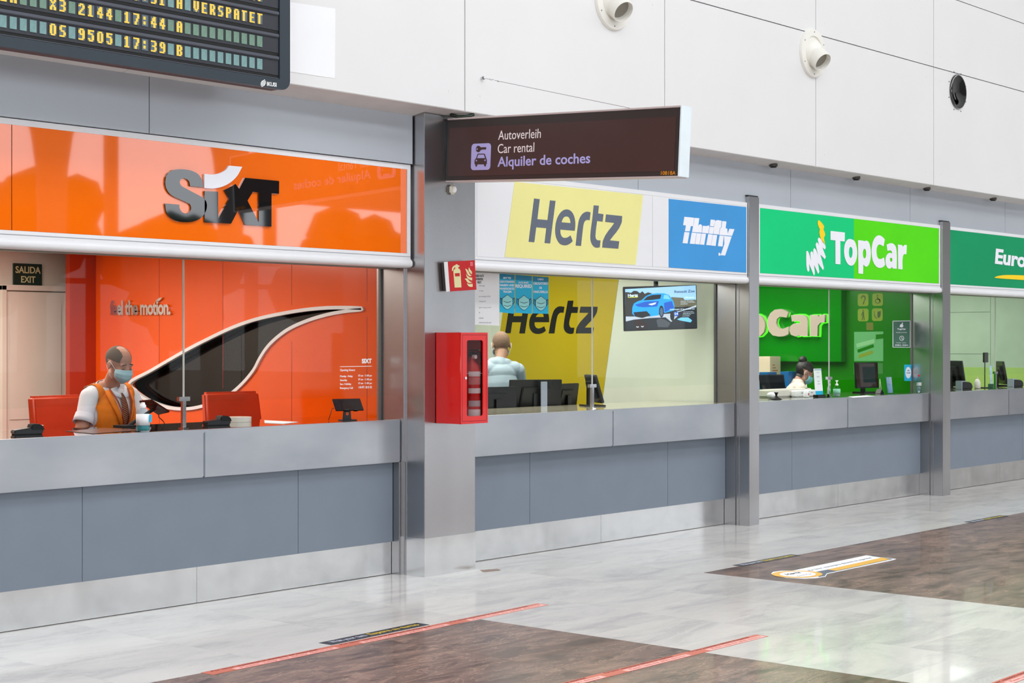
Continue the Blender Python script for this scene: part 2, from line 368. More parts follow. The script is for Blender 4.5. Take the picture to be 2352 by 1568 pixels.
# ================================================================== SETTING
# ---- floor: grout bed and separate marble slabs
floor = empty('floor', (9, 5, -.06), kind='structure')
B('floor_bed', mat('grout', (.50, .49, .48), .7), floor, -18, 44, -12.2, 8.3, -.06, -.0012)
def brown(x, y): return y < (6.33 if x < 7.075 else 6.44) and (x < 7.075 or (x > 9.51 and x < 16.8) or x > 19.2)
TX, TY = .8117, .6
tile_cache = {}
def slab(x0, x1, y0, y1, br):
    w, h = round(x1 - x0, 3), round(y1 - y0, 3); key = (w, h, br)
    if key not in tile_cache:
        me = G().box(.0008, w - .0008, .0008, h - .0008, -.02, 0).mesh('slab'); me.materials.append(MARBB if br else MARBW); tile_cache[key] = me
    share('tile', tile_cache[key], None, floor, (x0, y0, 0))
nx = 0; ntile = 0
XS = [7.075 + (i) * TX for i in range(-5, 16)]
for i in range(len(XS) - 1):
    x0, x1 = XS[i], XS[i + 1]
    yy = 8.24; k = 0
    e_ = 6.33 if x1 < 7.08 else 6.44
    rows = [8.24, 7.64, 7.04, e_] if i % 2 == 0 else [8.24, 7.94, 7.34, 6.74, e_]
    y = 6.44; off = .0 if i % 2 == 0 else .3
    rows += [e_ - off - .6 * j for j in range((0 if off else 1), 8)]
    for a, b in zip(rows[:-1], rows[1:]):
        if b < 2.2: break
        if b > 6.43 or True:
            # only slabs the camera can see
            cs = [(x0, a), (x1, a), (x0, b), (x1, b)]; vis = False
            for cxx, cyy in cs:
                Z = cxx * _f[0] + cyy * _f[1]; P = CX + FPX * (cxx * _r[0] + cyy * _r[1]) / Z; Q = CY + FPX * H / Z
                if -1200 < P < 3300 and Q < 2900: vis = True
            if not vis: continue
        slab(x0, x1, b, a, brown((x0 + x1) / 2, (a + b) / 2)); ntile += 1
far = G()                                                # paving past the frame, joined
for xa, xb, ya, yb in [(-18, XS[0], -12.2, 8.2), (XS[-1], 44, -12.2, 8.2), (XS[0], XS[-1], -12.2, 1.6)]:
    x = xa
    while x < xb - .01:
        y = ya
        while y < yb - .01:
            far.box(x + .002, min(x + 2.44, xb) - .002, y + .002, min(y + 2.44, yb) - .002, -.02, -.0004); y += 2.44
        x += 2.44
tag(far.obj('outer_paving', MARBW, floor), kind='stuff')

# ---- booth floor platform
B('floor_platform', mat('booth_carpet', (.25, .24, .24), .9), None, 3.0, 26, 8.30, 13.2, -.06, 0)['kind'] = 'structure'

# ---- upper white wall with panels
ZS = 3.19; YW = 7.64
wu = empty('wall_upper', (11, YW, ZS), kind='structure')
B('wall_core', mat('joint_grey', (.22, .21, .22), .7), wu, -6, 30, YW + .012, YW + .18, ZS + .01, 9.0)
vj = [-.98, 1.36, 3.70, 6.04, 8.376, 10.74, 13.09, 15.42, 17.70, 20.0, 22.3, 24.6]
hz = [ZS, 4.385, 5.145, 7.0, 9.0]
for i in range(len(vj) - 1):
    for j in range(4):
        g = .0045
        hj = .004
        B('wall_panel', WHITEW, wu, vj[i] + g, vj[i + 1] - g, YW, YW + .012, hz[j] + (hj if j else 0), hz[j + 1] - hj, .001)
        if j < 2 and 6 < vj[i] < 18:                     # little screw heads near the panel corners
            for sx in (vj[i] + .16, vj[i + 1] - .16):
                for sz in (hz[j] + .12, hz[j + 1] - .12):
                    G().cyl((sx, YW - .002, sz), (sx, YW + .002, sz), .008, n=10).obj('screw_cap', WHITEF, wu)
# soffit under the upper wall
so = empty('ceiling_soffit', (11, 7.75, 3.17), kind='structure')
sj = [-6, .9, 3.3, 5.7, 8.09, 8.61, 11.2, 13.4, 15.42, 17.7, 20.1, 24]
for a, b in zip(sj[:-1], sj[1:]): G().prism([(a + .002, YW + .003, 3.186), (a + .002, 7.90, 3.150 - .011), (a + .002, 7.90, 3.19), (a + .002, YW + .003, 3.192)], (b - a - .004, 0, 0)).obj('soffit_panel', SOFF, so)
# ---- grey cladding band behind the fascia signs
wb = empty('wall_band', (11, 7.9, 2.7), kind='structure')
B('wall_core', SHUT, wb, -6, 30, 7.895, 8.12, 2.815, 3.172)
gj = [-1.1, 1.25, 3.55, 5.885, 8.085]
gj2 = [8.61, 10.60, 12.92, 15.224, 17.48, 19.8, 22.1]
for L, y0 in ((gj, 7.857), (gj2, 7.80)):
    for a, b in zip(L[:-1], L[1:]): B('cladding_panel', GREYW, wb, a + .003, b - .003, y0, y0 + .03, 2.815 if y0 > 7.85 else 2.81, 3.17)

# ---- the hall behind the camera: roof with two rooflights, glazed facade, end walls
rf = empty('ceiling_hall', (9, -2, 9), kind='structure')
ys = [-12.2, -2.7, -.3, 1.6, 4.0, 8.0]
for a, b in ((ys[0], ys[1]), (ys[2], ys[3]), (ys[4], ys[5])): B('roof_slab', mat('hall_ceiling', (.78, .78, .78), .6), rf, -18, 44, a, b, 9.0, 9.2)
B('roof_slab', MATS['hall_ceiling'], rf, -18, -8.2, -2.7, 4, 9.0, 9.2); B('roof_slab', MATS['hall_ceiling'], rf, 26.2, 44, -2.7, 4, 9.0, 9.2)
B('wall_left', mat('hall_end_wall', (.72, .70, .69), .6), None, -18.2, -18, -12.2, 8, 0, 9.2)['kind'] = 'structure'
B('wall_right', MATS['hall_end_wall'], None, 44, 44.2, -12.2, 8, 0, 9.2)['kind'] = 'structure'
FYW = -10.0
wf = empty('wall_facade', (9, FYW, 0), kind='structure')
DKW = mat('facade_dark_panel', (.42, .41, .41), .5)
B('facade_header', DKW, wf, -18, 44, FYW - .3, FYW, 7.6, 9.0)
B('facade_solid', DKW, wf, 22.3, 44, FYW - .3, FYW, 4.5, 7.6); B('facade_solid', DKW, wf, 30, 33, FYW - .3, FYW, 0, 4.5); B('facade_plinth', DKW, wf, 33, 44, FYW - .3, FYW, 0, .35); B('facade_mullion', mat('facade_frame', (.25, .26, .28), .4), wf, 38.4, 38.6, FYW - .25, FYW, .0, 4.5)
B('facade_plinth', DKW, wf, -18, 22.3, FYW - .3, FYW, 0, .35)
for x in [-14, -8, -2, 4, 10, 14.2, 18.5, 22.4, 27]: B('facade_mullion', mat('facade_frame', (.25, .26, .28), .4), wf, x - .08, x + .08, FYW - .25, FYW, .0, 7.6)
for z in (.35, 2.7): B('facade_transom', MATS['facade_frame'], wf, -18, 30, FYW - .2, FYW - .05, z, z + .10)
# branching columns in front of the glazing, as mirrored in the orange sign
for cx in (-3.5, 3.2, 10.4, 16.6, 20.6):
    g = G(); g.cyl((cx, FYW + .8, 0), (cx, FYW + .8, 4.4), .20, .26, 20)
    for sgn in (-1, 1):
        pts = [Vector((cx + sgn * (.02 + 2.7 * (t ** 2.2)), FYW + .8, 4.0 + 5.0 * t)) for t in [k / 8 for k in range(9)]]
        g.tube(pts, .24, 14)
    o = g.obj('branching_column', mat('column_paint', (.45, .42, .41), .5), wf, smooth=40)
# outdoors beyond the facade
B('ground_outside', mat('outside_paving', (.45, .44, .42), .9), None, -40, 60, -60, -10.35, -.1, -.02)['kind'] = 'structure'
rt = random.Random(3)
LEAF = mat('hedge_foliage', (.13, .20, .07), .9, var=.5, scale=2)
for i, (tx, th, tr) in enumerate([(-9, 4.6, 2.2), (-1, 5.0, 2.4), (6, 4.4, 2.0), (12.5, 4.6, 2.4), (18.2, 4.4, 1.6), (21.4, 5.1, 1.2), (25.4, 4.3, 1.4), (32, 4.9, 2.2)]):
    t = empty('tree', (tx, -17, 0), '%s tree outside the glazed facade across the hall' % ['tall leftmost', 'second leftmost', 'third leftmost', 'broad middle', 'low middle', 'narrow tall', 'low right-hand', 'broad rightmost'][i], 'tree')
    G().cyl((tx, -17, -.02), (tx, -17, th * .6), .16, .1, 10).obj('trunk', mat('bark', (.2, .15, .1), .9), t)
    g = G()
    for k in range(16): g.sph((tx + rt.uniform(-tr, tr) * .8, -17 + rt.uniform(-1, 1), th - rt.uniform(.2, 2.4)), rt.uniform(.5, 1.0), 8)
    g.obj('crown', LEAF, t)

# ================================================================== PILLARS
def pillar(name, x0, x1, y0, y1, z1, label, seams):
    t = empty(name, ((x0 + x1) / 2, (y0 + y1) / 2, 0), label, 'pillar')
    B('shaft', STEEL, t, x0, x1, y0, y1, .26 if x1 - x0 > .3 else 0, z1, .003)
    if x1 - x0 > .3:
        B('kick_sleeve', STEELK, t, x0 - .003, x1 + .003, y0 - .003, y1, 0, .262, .002)
    for ys_ in seams:                                   # folded flanges on the side that frames each counter
        B('flange', STEEL, t, x0 - .005, x0 + .02, ys_, ys_ + .022, 0, 2.16, .001)
    return t
p0 = pillar('steel_pillar', 8.095, 8.612, 7.757, 8.20, 3.158, 'wide brushed steel pillar carrying the red fire cabinet', [7.925])
B('side_lining', STEEL, p0, 8.06, 8.1, 7.965, 8.20, 0, .775); B('side_lining', STEEL, p0, 8.078, 8.1, 7.94, 8.20, .775, 2.16)
p1 = pillar('steel_post', 12.173, 12.333, 7.762, 8.12, 2.865, 'slim steel post between the yellow and the light green counters', [7.865, 7.90])
B('side_lining', STEEL, p1, 12.163, 12.175, 7.90, 8.095, 0, 2.14)
p2 = pillar('steel_post', 15.862, 16.037, 7.756, 8.12, 2.85, 'slim steel post between the light green and the dark green counters', [7.865, 7.90])
B('side_lining', STEEL, p2, 15.85, 15.864, 7.90, 8.095, 0, 2.14)
p3 = pillar('steel_post', 19.545, 19.72, 7.756, 8.12, 2.85, 'slim steel post at the far end of the counters', [7.865, 7.90])
p4 = pillar('steel_post', 4.10, 4.40, 7.757, 8.20, 2.85, 'slim steel post left of the orange counter, beyond the frame', [])
for (nm, x0, x1, y0, z) in ((p1, 12.173, 12.333, 7.762, 2.865), (p2, 15.862, 16.037, 7.756, 2.85)):
    B('cap', SHUT, nm, x0 - .008, x1 - .004, y0 + .010, 7.80, z, z + .012)

# ================================================================== COUNTERS
def counter(bay, yf, fas, pan, kick, label, tops, yp=8.0):
    x0, x1 = bay
    t = empty('service_counter', ((x0 + x1) / 2, 8.3, 0), label, 'counter')
    for a, b in zip(fas[:-1], fas[1:]):
        B('fascia_panel', STEELH, t, a + .0012, b - .0012, yf, yf + .03, .775, 1.062, .006, 40)
    B('fascia_return', SHUT, t, x0, x1, yf + .03, 8.0, .79, .80)
    for a, b in zip(pan[:-1], pan[1:]): B('front_panel', GREYP, t, a + .0015, b - .0015, yp, 8.04, .225, .80, .001)
    for a, b in zip(kick[:-1], kick[1:]): B('kick_plate', STEELK, t, a + .001, b - .001, yp + .015, 8.05, .004, .225, .001)
    B('carcass', SHUT, t, x0, x1, 8.041, 8.55, .24, 1.03)
    B('plinth', SHUT, t, x0, x1, 8.05, 8.5, .0, .24)
    B('front_lip', STEELH, t, x0, x1, yf + .002, yf + .05, 1.045, 1.0665, .004, 40)
    B('countertop', tops, t, x0, x1, yf + .05, 8.74, 1.04, 1.066, .002)
    B('work_shelf', tops, t, x0, x1, 8.56, 8.9, .90, .93)
    return t
CT2 = mat('cream_counter_top', (.74, .72, .62), .12, 0, coat=.5)
CT3 = mat('grey_counter_top', (.38, .38, .33), .08, 0, coat=.6)
counter((4.4, 8.078), 7.965, [4.4, 6.376, 8.077], [4.4, 5.541, 7.188, 8.058], [4.4, 6.376, 8.058], 'grey fronted counter with steel fascia under the orange sign', COUNTERT, 8.022)
counter((8.612, 12.163), 7.90, [8.612, 10.401, 12.162], [8.612, 9.497, 11.288, 12.162], [8.612, 10.393, 12.16], 'grey fronted counter with steel fascia under the yellow and blue signs', CT2)
counter((12.333, 15.85), 7.90, [12.333, 14.136, 15.848], [12.333, 13.275, 15.849], [12.333, 14.15, 15.85], 'grey fronted counter with steel fascia under the light green sign', CT3)
counter((16.037, 19.545), 7.90, [16.037, 17.802, 19.54], [16.037, 18.4, 19.5], [16.037, 17.817, 19.54], 'grey fronted counter with steel fascia under the dark green sign', CT3)

# ================================================================== FASCIA SIGN BOXES
def signbox(x0, x1, yf, label, right_cap=True):
    t = empty('fascia_sign', ((x0 + x1) / 2, yf + .1, 2.12), label, 'sign')
    flat('frame', [[(x0, 2.165), (x1, 2.165), (x1, 2.81), (x0, 2.81)], [(x0 + .033, 2.204), (x1 - .033, 2.204), (x1 - .033, 2.777), (x0 + .033, 2.777)]], FY(yf + .06), WHITEF, t, .06)
    pr = [(0, 2.16), (-.008, 2.155), (-.014, 2.14), (-.012, 2.122), (-.002, 2.112), (.02, 2.108), (.10, 2.108), (.10, 2.165), (0, 2.165)]
    G().prism([(x0, yf + a, b) for a, b in pr], (x1 - x0 + .006, 0, 0)).obj('shutter_housing', WHITEF, t, smooth=40)
    B('groove', GREYTXT, t, x0, x1 - .002, yf - .0012, yf, 2.180, 2.1835)
    B('backing', WHITEF, t, x0, x1, yf + .06, yf + .10, 2.17, 2.80)
    g = G().box(x0, x1, yf + .10, 8.12, 2.115, 2.13)
    g.obj('shutter_underside', SOFF, t)
    B('guide_rail', mat('aged_aluminium', (.52, .50, .46), .35, .8), t, x0, x1, yf + .12, yf + .16, 2.10, 2.118)
    return t
sg1 = signbox(4.42, 8.076, 7.87, 'glossy orange fascia sign with black lettering and a white arc')
sg2 = signbox(8.62, 12.168, 7.78, 'white fascia sign with a slanted yellow field and a blue field')
sg3 = signbox(12.34, 15.856, 7.78, 'two-tone green fascia sign with white lettering and scribble emblem')
sg4 = signbox(16.045, 19.54, 7.78, 'dark green fascia sign with white lettering at the right edge')
F1 = FY(7.876); F2 = FY(7.783)
o = rect2('sign_face', 4.455, 4.985, 2.205, 2.778, F1, ORANGE, sg1, .004); o = rect2('sign_face', 4.99, 8.04, 2.205, 2.778, F1, ORANGE, sg1, .004)
rect2('sign_face', 8.655, 10.767, 2.205, 2.776, F2, WHITEF, sg2, .003); rect2('sign_face', 10.771, 12.133, 2.205, 2.776, F2, WHITEF, sg2, .003)
rect2('sign_face', 12.375, 14.04, 2.205, 2.776, F2, GRN1, sg3, .003); rect2('sign_face', 14.04, 15.82, 2.205, 2.776, F2, GRN2, sg3, .003)
rect2('sign_face', 16.08, 19.5, 2.205, 2.776, F2, GRN3, sg4, .003)
# --- black and white lettering of the orange sign (traced from the sign itself: it is flat cut acrylic)
q = dict(x0=360, y0=360, sc=7.84)
Sx = [(120, 842), (375, 862), (385, 930), (420, 990), (500, 1022), (560, 1000), (590, 930), (570, 860), (500, 820), (400, 775), (280, 720), (190, 650), (140, 560), (125, 450), (150, 340), (220, 262), (340, 230), (480, 232), (620, 262), (720, 320), (785, 420), (805, 555), (570, 530), (555, 450), (510, 405), (450, 392), (400, 410), (382, 460), (410, 520), (500, 575), (620, 640), (720, 690), (800, 740), (862, 810), (870, 930), (820, 1040), (740, 1120), (620, 1168), (470, 1178), (330, 1158), (220, 1100), (150, 1010)]
flatpx('letter_black', [Sx], F1, BLACKG, sg1, depth=.012, lift=.004, **q)
flatpx('letter_black', [[(832, 618), (1075, 630), (1080, 1110), (1275, 760), (1185, 600), (1270, 560), (1390, 490), (1455, 580), (1560, 380), (2175, 438), (2172, 672), (2038, 662), (2036, 1260), (1560, 1226), (1437, 960), (1310, 1205), (832, 1180)], [(1700, 634), (1808, 642), (1808, 1188), (1605, 790)]], F1, BLACKG, sg1, depth=.012, lift=.004, **q)
arc_o = [(828, 565), (960, 572), (1100, 555), (1230, 505), (1340, 430), (1430, 330), (1490, 220), (1510, 183)]
arc_i = [(1270, 162), (1230, 222), (1170, 268), (1090, 302), (980, 320), (828, 312)]
flatpx('letter_white', [arc_o + arc_i], F1, LOGOW, sg1, depth=.012, lift=.004, **q)
# --- yellow field and grey letters
flatpx('yellow_field', [[(1181, 417.5), (1476, 447.5), (1459, 608), (1158, 590)]], F2, YEL, sg2, lift=.003)
qh = dict(x0=1200, y0=440, sc=9.8)
HH = [[(248, 155), (375, 170), (320, 620), (550, 640), (607, 197), (730, 208), (608, 1165), (485, 1155), (525, 822), (295, 800), (252, 1138), (127, 1128)]]
EE = [[(1163, 880), (838, 852), (840, 930), (865, 1000), (905, 1035), (960, 1040), (1010, 1025), (1068, 985), (1116, 1115), (1060, 1165), (990, 1200), (910, 1205), (830, 1170), (770, 1090), (732, 970), (725, 830), (750, 660), (810, 520), (890, 430), (975, 400), (1060, 425), (1125, 500), (1165, 620), (1175, 740)], [(865, 690), (890, 620), (930, 570), (975, 558), (1020, 570), (1055, 620), (1070, 708)]]
RR = [[(1185, 1212), (1240, 740), (1270, 610), (1330, 510), (1400, 460), (1460, 452), (1518, 470), (1498, 643), (1440, 636), (1395, 660), (1365, 720), (1350, 800), (1303, 1222)]]
TT = [[(1592, 308), (1706, 318), (1688, 490), (1810, 508), (1790, 675), (1665, 660), (1630, 960), (1632, 1040), (1660, 1085), (1742, 1098), (1725, 1250), (1660, 1262), (1600, 1240), (1550, 1180), (1520, 1090), (1518, 960), (1560, 620)]]
ZZ = [[(1868, 512), (2230, 550), (2213, 710), (1952, 1096), (2163, 1118), (2143, 1284), (1783, 1256), (1802, 1096), (2058, 704), (1850, 680)]]
for L in (HH, EE, RR, TT, ZZ): flatpx('letter_grey', L, F2, CHAR, sg2, lift=.005, **qh)
flatpx('blue_field', [[(1535, 456.5), (1713, 475.5), (1713, 626), (1535, 614)]], F2, BLUE, sg2, lift=.003)
qt = dict(x0=1550, y0=480, sc=13.07)
for L in ([(270, 232), (562, 262), (522, 515), (460, 512), (430, 668), (285, 668), (312, 490), (230, 485)], [(272, 688), (420, 700), (362, 1035), (215, 1022)],
          [(575, 265), (715, 275), (680, 520), (720, 465), (770, 465), (800, 510), (785, 710), (497, 690)], [(490, 706), (630, 718), (578, 1050), (430, 1040)], [(640, 720), (772, 732), (722, 1062), (590, 1050)],
          [(825, 500), (930, 510), (1005, 492), (1018, 520), (985, 735), (795, 715)], [(785, 735), (917, 745), (862, 1075), (735, 1062)],
          [(1060, 315), (1190, 330), (1165, 525), (1035, 512)], [(1030, 530), (1155, 540), (1125, 748), (1000, 738)], [(985, 752), (1115, 764), (1065, 1090), (925, 1080)],
          [(1215, 345), (1385, 352), (1362, 555), (1330, 570), (1305, 765), (1138, 750), (1180, 400)], [(1125, 772), (1252, 782), (1205, 1108), (1072, 1095)],
          [(1405, 360), (1530, 372), (1505, 575), (1555, 590), (1565, 745), (1622, 592), (1770, 605), (1695, 805), (1315, 775), (1345, 570), (1380, 560)], [(1325, 792), (1450, 802), (1412, 1125), (1275, 1112)],
          [(1460, 805), (1685, 828), (1490, 1395), (1355, 1385), (1470, 1050)], [(1290, 1330), (1325, 1308), (1352, 1345), (1340, 1400), (1300, 1398)]):
    flatpx('letter_white', [L], F2, LOGOW, sg2, lift=.005, **qt)
# --- light green sign
qc = dict(x0=1830, y0=490, sc=8.711)
for L in ([[(665, 350), (950, 382), (946, 562), (858, 552), (862, 1018), (762, 1010), (760, 540), (665, 530)]],
          [[(1215, 536), (1310, 545), (1345, 555), (1385, 545), (1430, 580), (1460, 680), (1470, 800), (1455, 950), (1415, 1045), (1370, 1065), (1318, 1020), (1315, 1212), (1222, 1200)], [(1312, 760), (1330, 715), (1350, 710), (1372, 750), (1378, 810), (1370, 870), (1350, 905), (1320, 880), (1310, 820)]],
          [[(1725, 660), (1640, 622), (1605, 650), (1585, 720), (1585, 790), (1600, 870), (1640, 912), (1735, 885), (1757, 1030), (1700, 1080), (1630, 1088), (1560, 1040), (1510, 940), (1487, 780), (1500, 620), (1545, 500), (1620, 440), (1690, 460), (1750, 520)]],
          [[(1788, 625), (1850, 600), (1915, 605), (1965, 660), (1985, 760), (1988, 1108), (1905, 1100), (1898, 1070), (1850, 1105), (1800, 1080), (1768, 1000), (1770, 890), (1800, 820), (1850, 790), (1898, 800), (1885, 755), (1860, 740), (1803, 752)], [(1852, 900), (1875, 885), (1900, 905), (1900, 950), (1880, 970), (1855, 950)]],
          [[(2012, 622), (2098, 635), (2110, 670), (2150, 630), (2190, 635), (2182, 820), (2130, 820), (2110, 870), (2105, 1122), (2018, 1110)]]):
    flatpx('letter_white', L, F2, LOGOW, sg3, lift=.005, **qc)
flatpx('letter_white', [[(1060, 512), (1140, 550), (1180, 650), (1198, 780), (1180, 920), (1130, 1020), (1075, 1045), (1010, 1010), (955, 900), (935, 760), (950, 620), (1000, 530)], [(1065, 668), (1095, 700), (1105, 780), (1095, 860), (1068, 892), (1040, 860), (1030, 780), (1040, 700)]], F2, LOGOW, sg3, sm=3, lift=.005, **qc)
flatpx('scribble_emblem', [[(180, 760), (205, 748), (225, 785), (275, 950), (262, 830), (262, 780), (285, 758), (308, 780), (325, 845), (320, 730), (340, 692), (365, 720), (420, 850), (365, 620), (388, 578), (412, 600), (438, 650), (408, 520), (430, 480), (460, 505), (555, 635), (568, 690), (548, 720), (500, 680), (570, 870), (548, 915), (460, 820), (530, 1090), (512, 1135), (412, 985), (438, 1170), (415, 1210), (335, 1030), (350, 1210), (328, 1242), (235, 1010), (240, 1140), (218, 1168), (195, 1130), (178, 900)]], F2, LOGOW, sg3, lift=.005, **qc)
flatpx('scribble_emblem', [[(408, 165), (432, 135), (470, 170), (530, 245), (532, 280), (520, 320), (552, 400), (550, 450), (530, 480), (555, 632), (480, 528), (442, 380), (452, 318), (412, 220)]], F2, LOGOY, sg3, lift=.005, **qc)
# --- dark green sign
textpx('letter_white', 'Europcar', (2283, 616), (2416, 633), (2286.5, 570.5), F2, LOGOW, sg4, bold=.035, shear=0, lift=.005)
flatpx('arc_yellow', [[(2283, 637), (2300, 632), (2330, 631.5), (2370, 634), (2410, 642), (2420, 648), (2352, 643), (2300, 639.5)]], F2, LOGOY, sg4, sm=3, lift=.005)

we_ = empty('wall_end', (24, 7.9, 0), kind='structure')
for a_ in (19.72, 22.1, 24.5, 26.9): B('wall_panel', WHITEW, we_, a_ + .003, a_ + 2.39, 7.88, 8.0, 0, 3.14, .001)
# ================================================================== BOOTH SHELLS
YG = 8.16; YG2 = 8.105
def boxwall(name, m, x0, x1, y0, y1, z0, z1): return tag(B(name, m, None, x0, x1, y0, y1, z0, z1), kind='structure')
def booth(bay, mback, mright, mleft, ybk=12.2, ceil=2.45):
    x0, x1 = bay
    boxwall('wall_booth_back', mback, x0 - .1, x1 + .16, ybk, ybk + .1, 0, 3.1)
    boxwall('wall_booth_left', mleft, x0 + .10, x0 + .14, 8.3, ybk, 0, 3.1) if mleft else None
    boxwall('wall_booth_right', mright, x1 + .05, x1 + .15, 8.205, ybk, 0, 3.1) if mright else None
    boxwall('ceiling_booth', mat('booth_ceiling', (.85, .85, .83), .6), x0 - .1, x1 + .2, 8.12, ybk, ceil, ceil + .08)
booth((4.1, 8.23), DOORW, None, None)
booth((8.5, 12.16), CREAM, None, mat('taupe_wall', (.55, .52, .48), .5))
booth((12.2, 15.84), GRNW, None, GRNW)
booth((16.0, 19.52), mat('pale_green_wall', (.70, .76, .66), .4), None, None)
boxwall('wall_booth_left', mat('rust_wall', (.62, .24, .10), .4), 4.0, 4.1, 8.2, 12.2, 0, 3.1)

# window frames + glass
def screen(bay, joint, label, YG=8.105, zt=2.115):
    x0, x1 = bay
    t = empty('glass_screen', ((x0 + x1) / 2, YG, 1.066), label, 'glass screen')
    for a, b in ((x0, joint - .003), (joint + .003, x1)):
        G().box(a, b, YG - .004, YG + .004, 1.226, zt).obj('pane', GLASS, t)
    B('joint_seal', mat('seal_translucent', (.72, .72, .70), .4), t, joint - .004, joint + .004, YG - .005, YG + .005, 1.24, zt)
    B('side_channel', mat('channel_grey', (.40, .40, .39), .4, .5), t, x1 - .014, x1, YG - .012, YG + .008, 1.066, zt)
    B('head_channel', MATS['aged_aluminium'], t, x0, x1, YG - .02, YG + .02, zt - .004, zt + .012)
    g = G(); g.box(joint - .022, joint + .022, YG - .025, YG + .025, 1.066, 1.071); g.box(joint - .013, joint + .013, YG - .012, YG + .012, 1.07, 1.235)
    g.obj('support_post', CHROME, t, .002, 2, 40)
    B('clamp', CHROME, t, joint - .042, joint + .042, YG - .014, YG + .014, 1.235, 1.262, .002)
    return t
screen((4.4, 8.076), 6.37, 'clear glass screen above the counter with the seated man in the orange vest', YG=8.16)
screen((8.612, 12.162), PY(1360, 800, YG2).x, 'clear glass screen with blue mask posters above the second counter')
screen((12.333, 15.85), PY(1904, 800, YG2).x, 'clear glass screen above the counter where the woman sits')
screen((16.037, 19.54), 17.9, 'clear glass screen above the farthest counter')

# ================================================================== BOOTH 1 interior
XP = 8.28
pw = empty('wall_orange', (XP, 10, .2), kind='structure')
FP = FX(XP)
sea = [11.79, PX(366, 700, XP).y, PX(512, 700, XP).y, PX(670, 700, XP).y, PX(843, 700, XP).y, 8.205]
# outline of the swoosh window in frame coordinates (u = -y)
sw_top = [(300, 881), (350, 851), (428, 806), (480, 779), (540, 751), (600, 731), (680, 715), (740, 708), (790, 706.5), (831, 708)]
sw_bot = [(831, 711), (800, 714), (760, 721), (720, 732), (680, 748), (650, 766), (620, 793), (600, 822), (585, 850), (560, 880), (530, 906), (500, 922), (460, 934), (430, 938), (400, 937), (370, 930), (330, 912)]
loop = [pix(FP, *p) for p in sw_top + sw_bot]
zt_, zb_ = 2.45, 0
flat('wall_sheet', [[(-11.79, zb_), (-8.205, zb_), (-8.205, zt_), (-11.79, zt_)], smoothloop(loop, 4)], FP, ORANGEW, pw, .04, -.04)
for s_ in sea[1:-1]:
    g = G(); zz = pix(FP, pix and (CX if False else 0), 0)
    # shallow seams, only above and below the opening
    u = -s_
    ins = [p[1] for p in loop if abs(p[0] - u) < .14]
    top = max(ins) + .05 if ins else 0; bot = min(ins) - .05 if ins else 0
    if top: B('seam', mat('seam_red', (.62, .13, .02), .5), pw, XP - .0008, XP + .001, s_ - .002, s_ + .002, top, 2.45); B('seam', MATS['seam_red'], pw, XP - .0008, XP + .001, s_ - .002, s_ + .002, 0, bot)
    else: B('seam', MATS['seam_red'], pw, XP - .0008, XP + .001, s_ - .002, s_ + .002, 0, 2.45)
B('wall_core', SHUT, pw, XP + .16, XP + .2, 8.205, 12.2, 0, 3.1)
win = empty('window_1', (XP, 10, 1.05), kind='structure')
ring = smoothloop(loop, 4)
c = (sum(p[0] for p in ring) / len(ring), sum(p[1] for p in ring) / len(ring))
def offs(r, d):
    out = []; n = len(r)
    for i in range(n):
        a = Vector(r[i - 1]); b = Vector(r[(i + 1) % n]); t = (b - a); 
        if t.length < 1e-6: continue
        t.normalize(); out.append((r[i][0] - t.y * d * -1, r[i][1] + t.x * d * -1))
    return out
flat('window_trim', [offs(ring, -.014), offs(ring, .012)], FP, WHITE, win, .03, -.012)
flat('window_pane', [ring], FP, DKGLASS, win, .006, -.10)
# dark orange return beside the door, door and exit sign
rb = G().box(8.02, XP + .1, 11.79, 11.85, 0, 2.45).obj('wall_orange_return', mat('orange_return', (.72, .20, .05), .3), None); rb['kind'] = 'structure'
YD = 12.1
dr = empty('door_1', (7.85, YD, 0), kind='structure')
d0, d1 = PY(14, 700, YD).x, PY(152, 700, YD).x
B('door_leaf', DOORW, dr, d0, d1, YD, YD + .04, .01, 2.02, .003)
for (a, b) in ((.95, 1.98), (.12, .92)):
    G().box(d0 + .03, d1 - .05, YD - .006, YD, a if a > .9 else a, b - .05).obj('door_field', DOORW, dr, .004)
g = G(); g.box(d1, d1 + .045, YD - .02, YD + .05, 0, 2.07); g.box(d0 - .05, d1 + .045, YD - .02, YD + .05, 2.03, 2.075)
g.box(d0 - .05, d0 - .005, YD - .02, YD + .05, 0, 2.07); g.obj('door_frame', DOORW, dr, .003)
for z in (1.82, 1.74, .5): B('hinge', CHROME, dr, d1 - .012, d1 + .014, YD - .02, YD + .0, z, z + .06)
e0 = PY(32, 604, 12.18); e1 = PY(96, 656, 12.18)
ex = empty('exit_sign', ((e0.x + e1.x) / 2, 12.19, e1.z), 'dark green exit sign with pale letters above the door', 'sign')
B('plate', mat('exit_green', (.05, .17, .13), .5), ex, e0.x, e1.x, 12.178, 12.199, e1.z, e0.z)
FE = FY(12.178); we = e1.x - e0.x; he = e0.z - e1.z
textbox('lettering', 'SALIDA', e0.x + .05 * we, e1.x - .05 * we, e1.z + .55 * he, e1.z + .87 * he, FE, PHOS, ex, bold=.02)
textbox('lettering', 'EXIT', e0.x + .25 * we, e1.x - .24 * we, e1.z + .12 * he, e1.z + .42 * he, FE, PHOS, ex, bold=.02)
# chrome slogan
sl = empty('wall_lettering', (XP, 11.2, 1.8), 'chrome slogan letters on the orange wall left of the dark window', 'lettering')
textpx('letters', 'feel the motion.', (257, 724), (396, 723), (257, 690), FP, CHROME, sl, bold=.03, depth=.02, lift=.001, spacing=.92)
flatpx('smile_arc', [[(362, 692), (368, 692), (375, 686), (377, 683), (371, 684), (363, 690)]], FP, CHROME, sl, depth=.02, lift=.001)
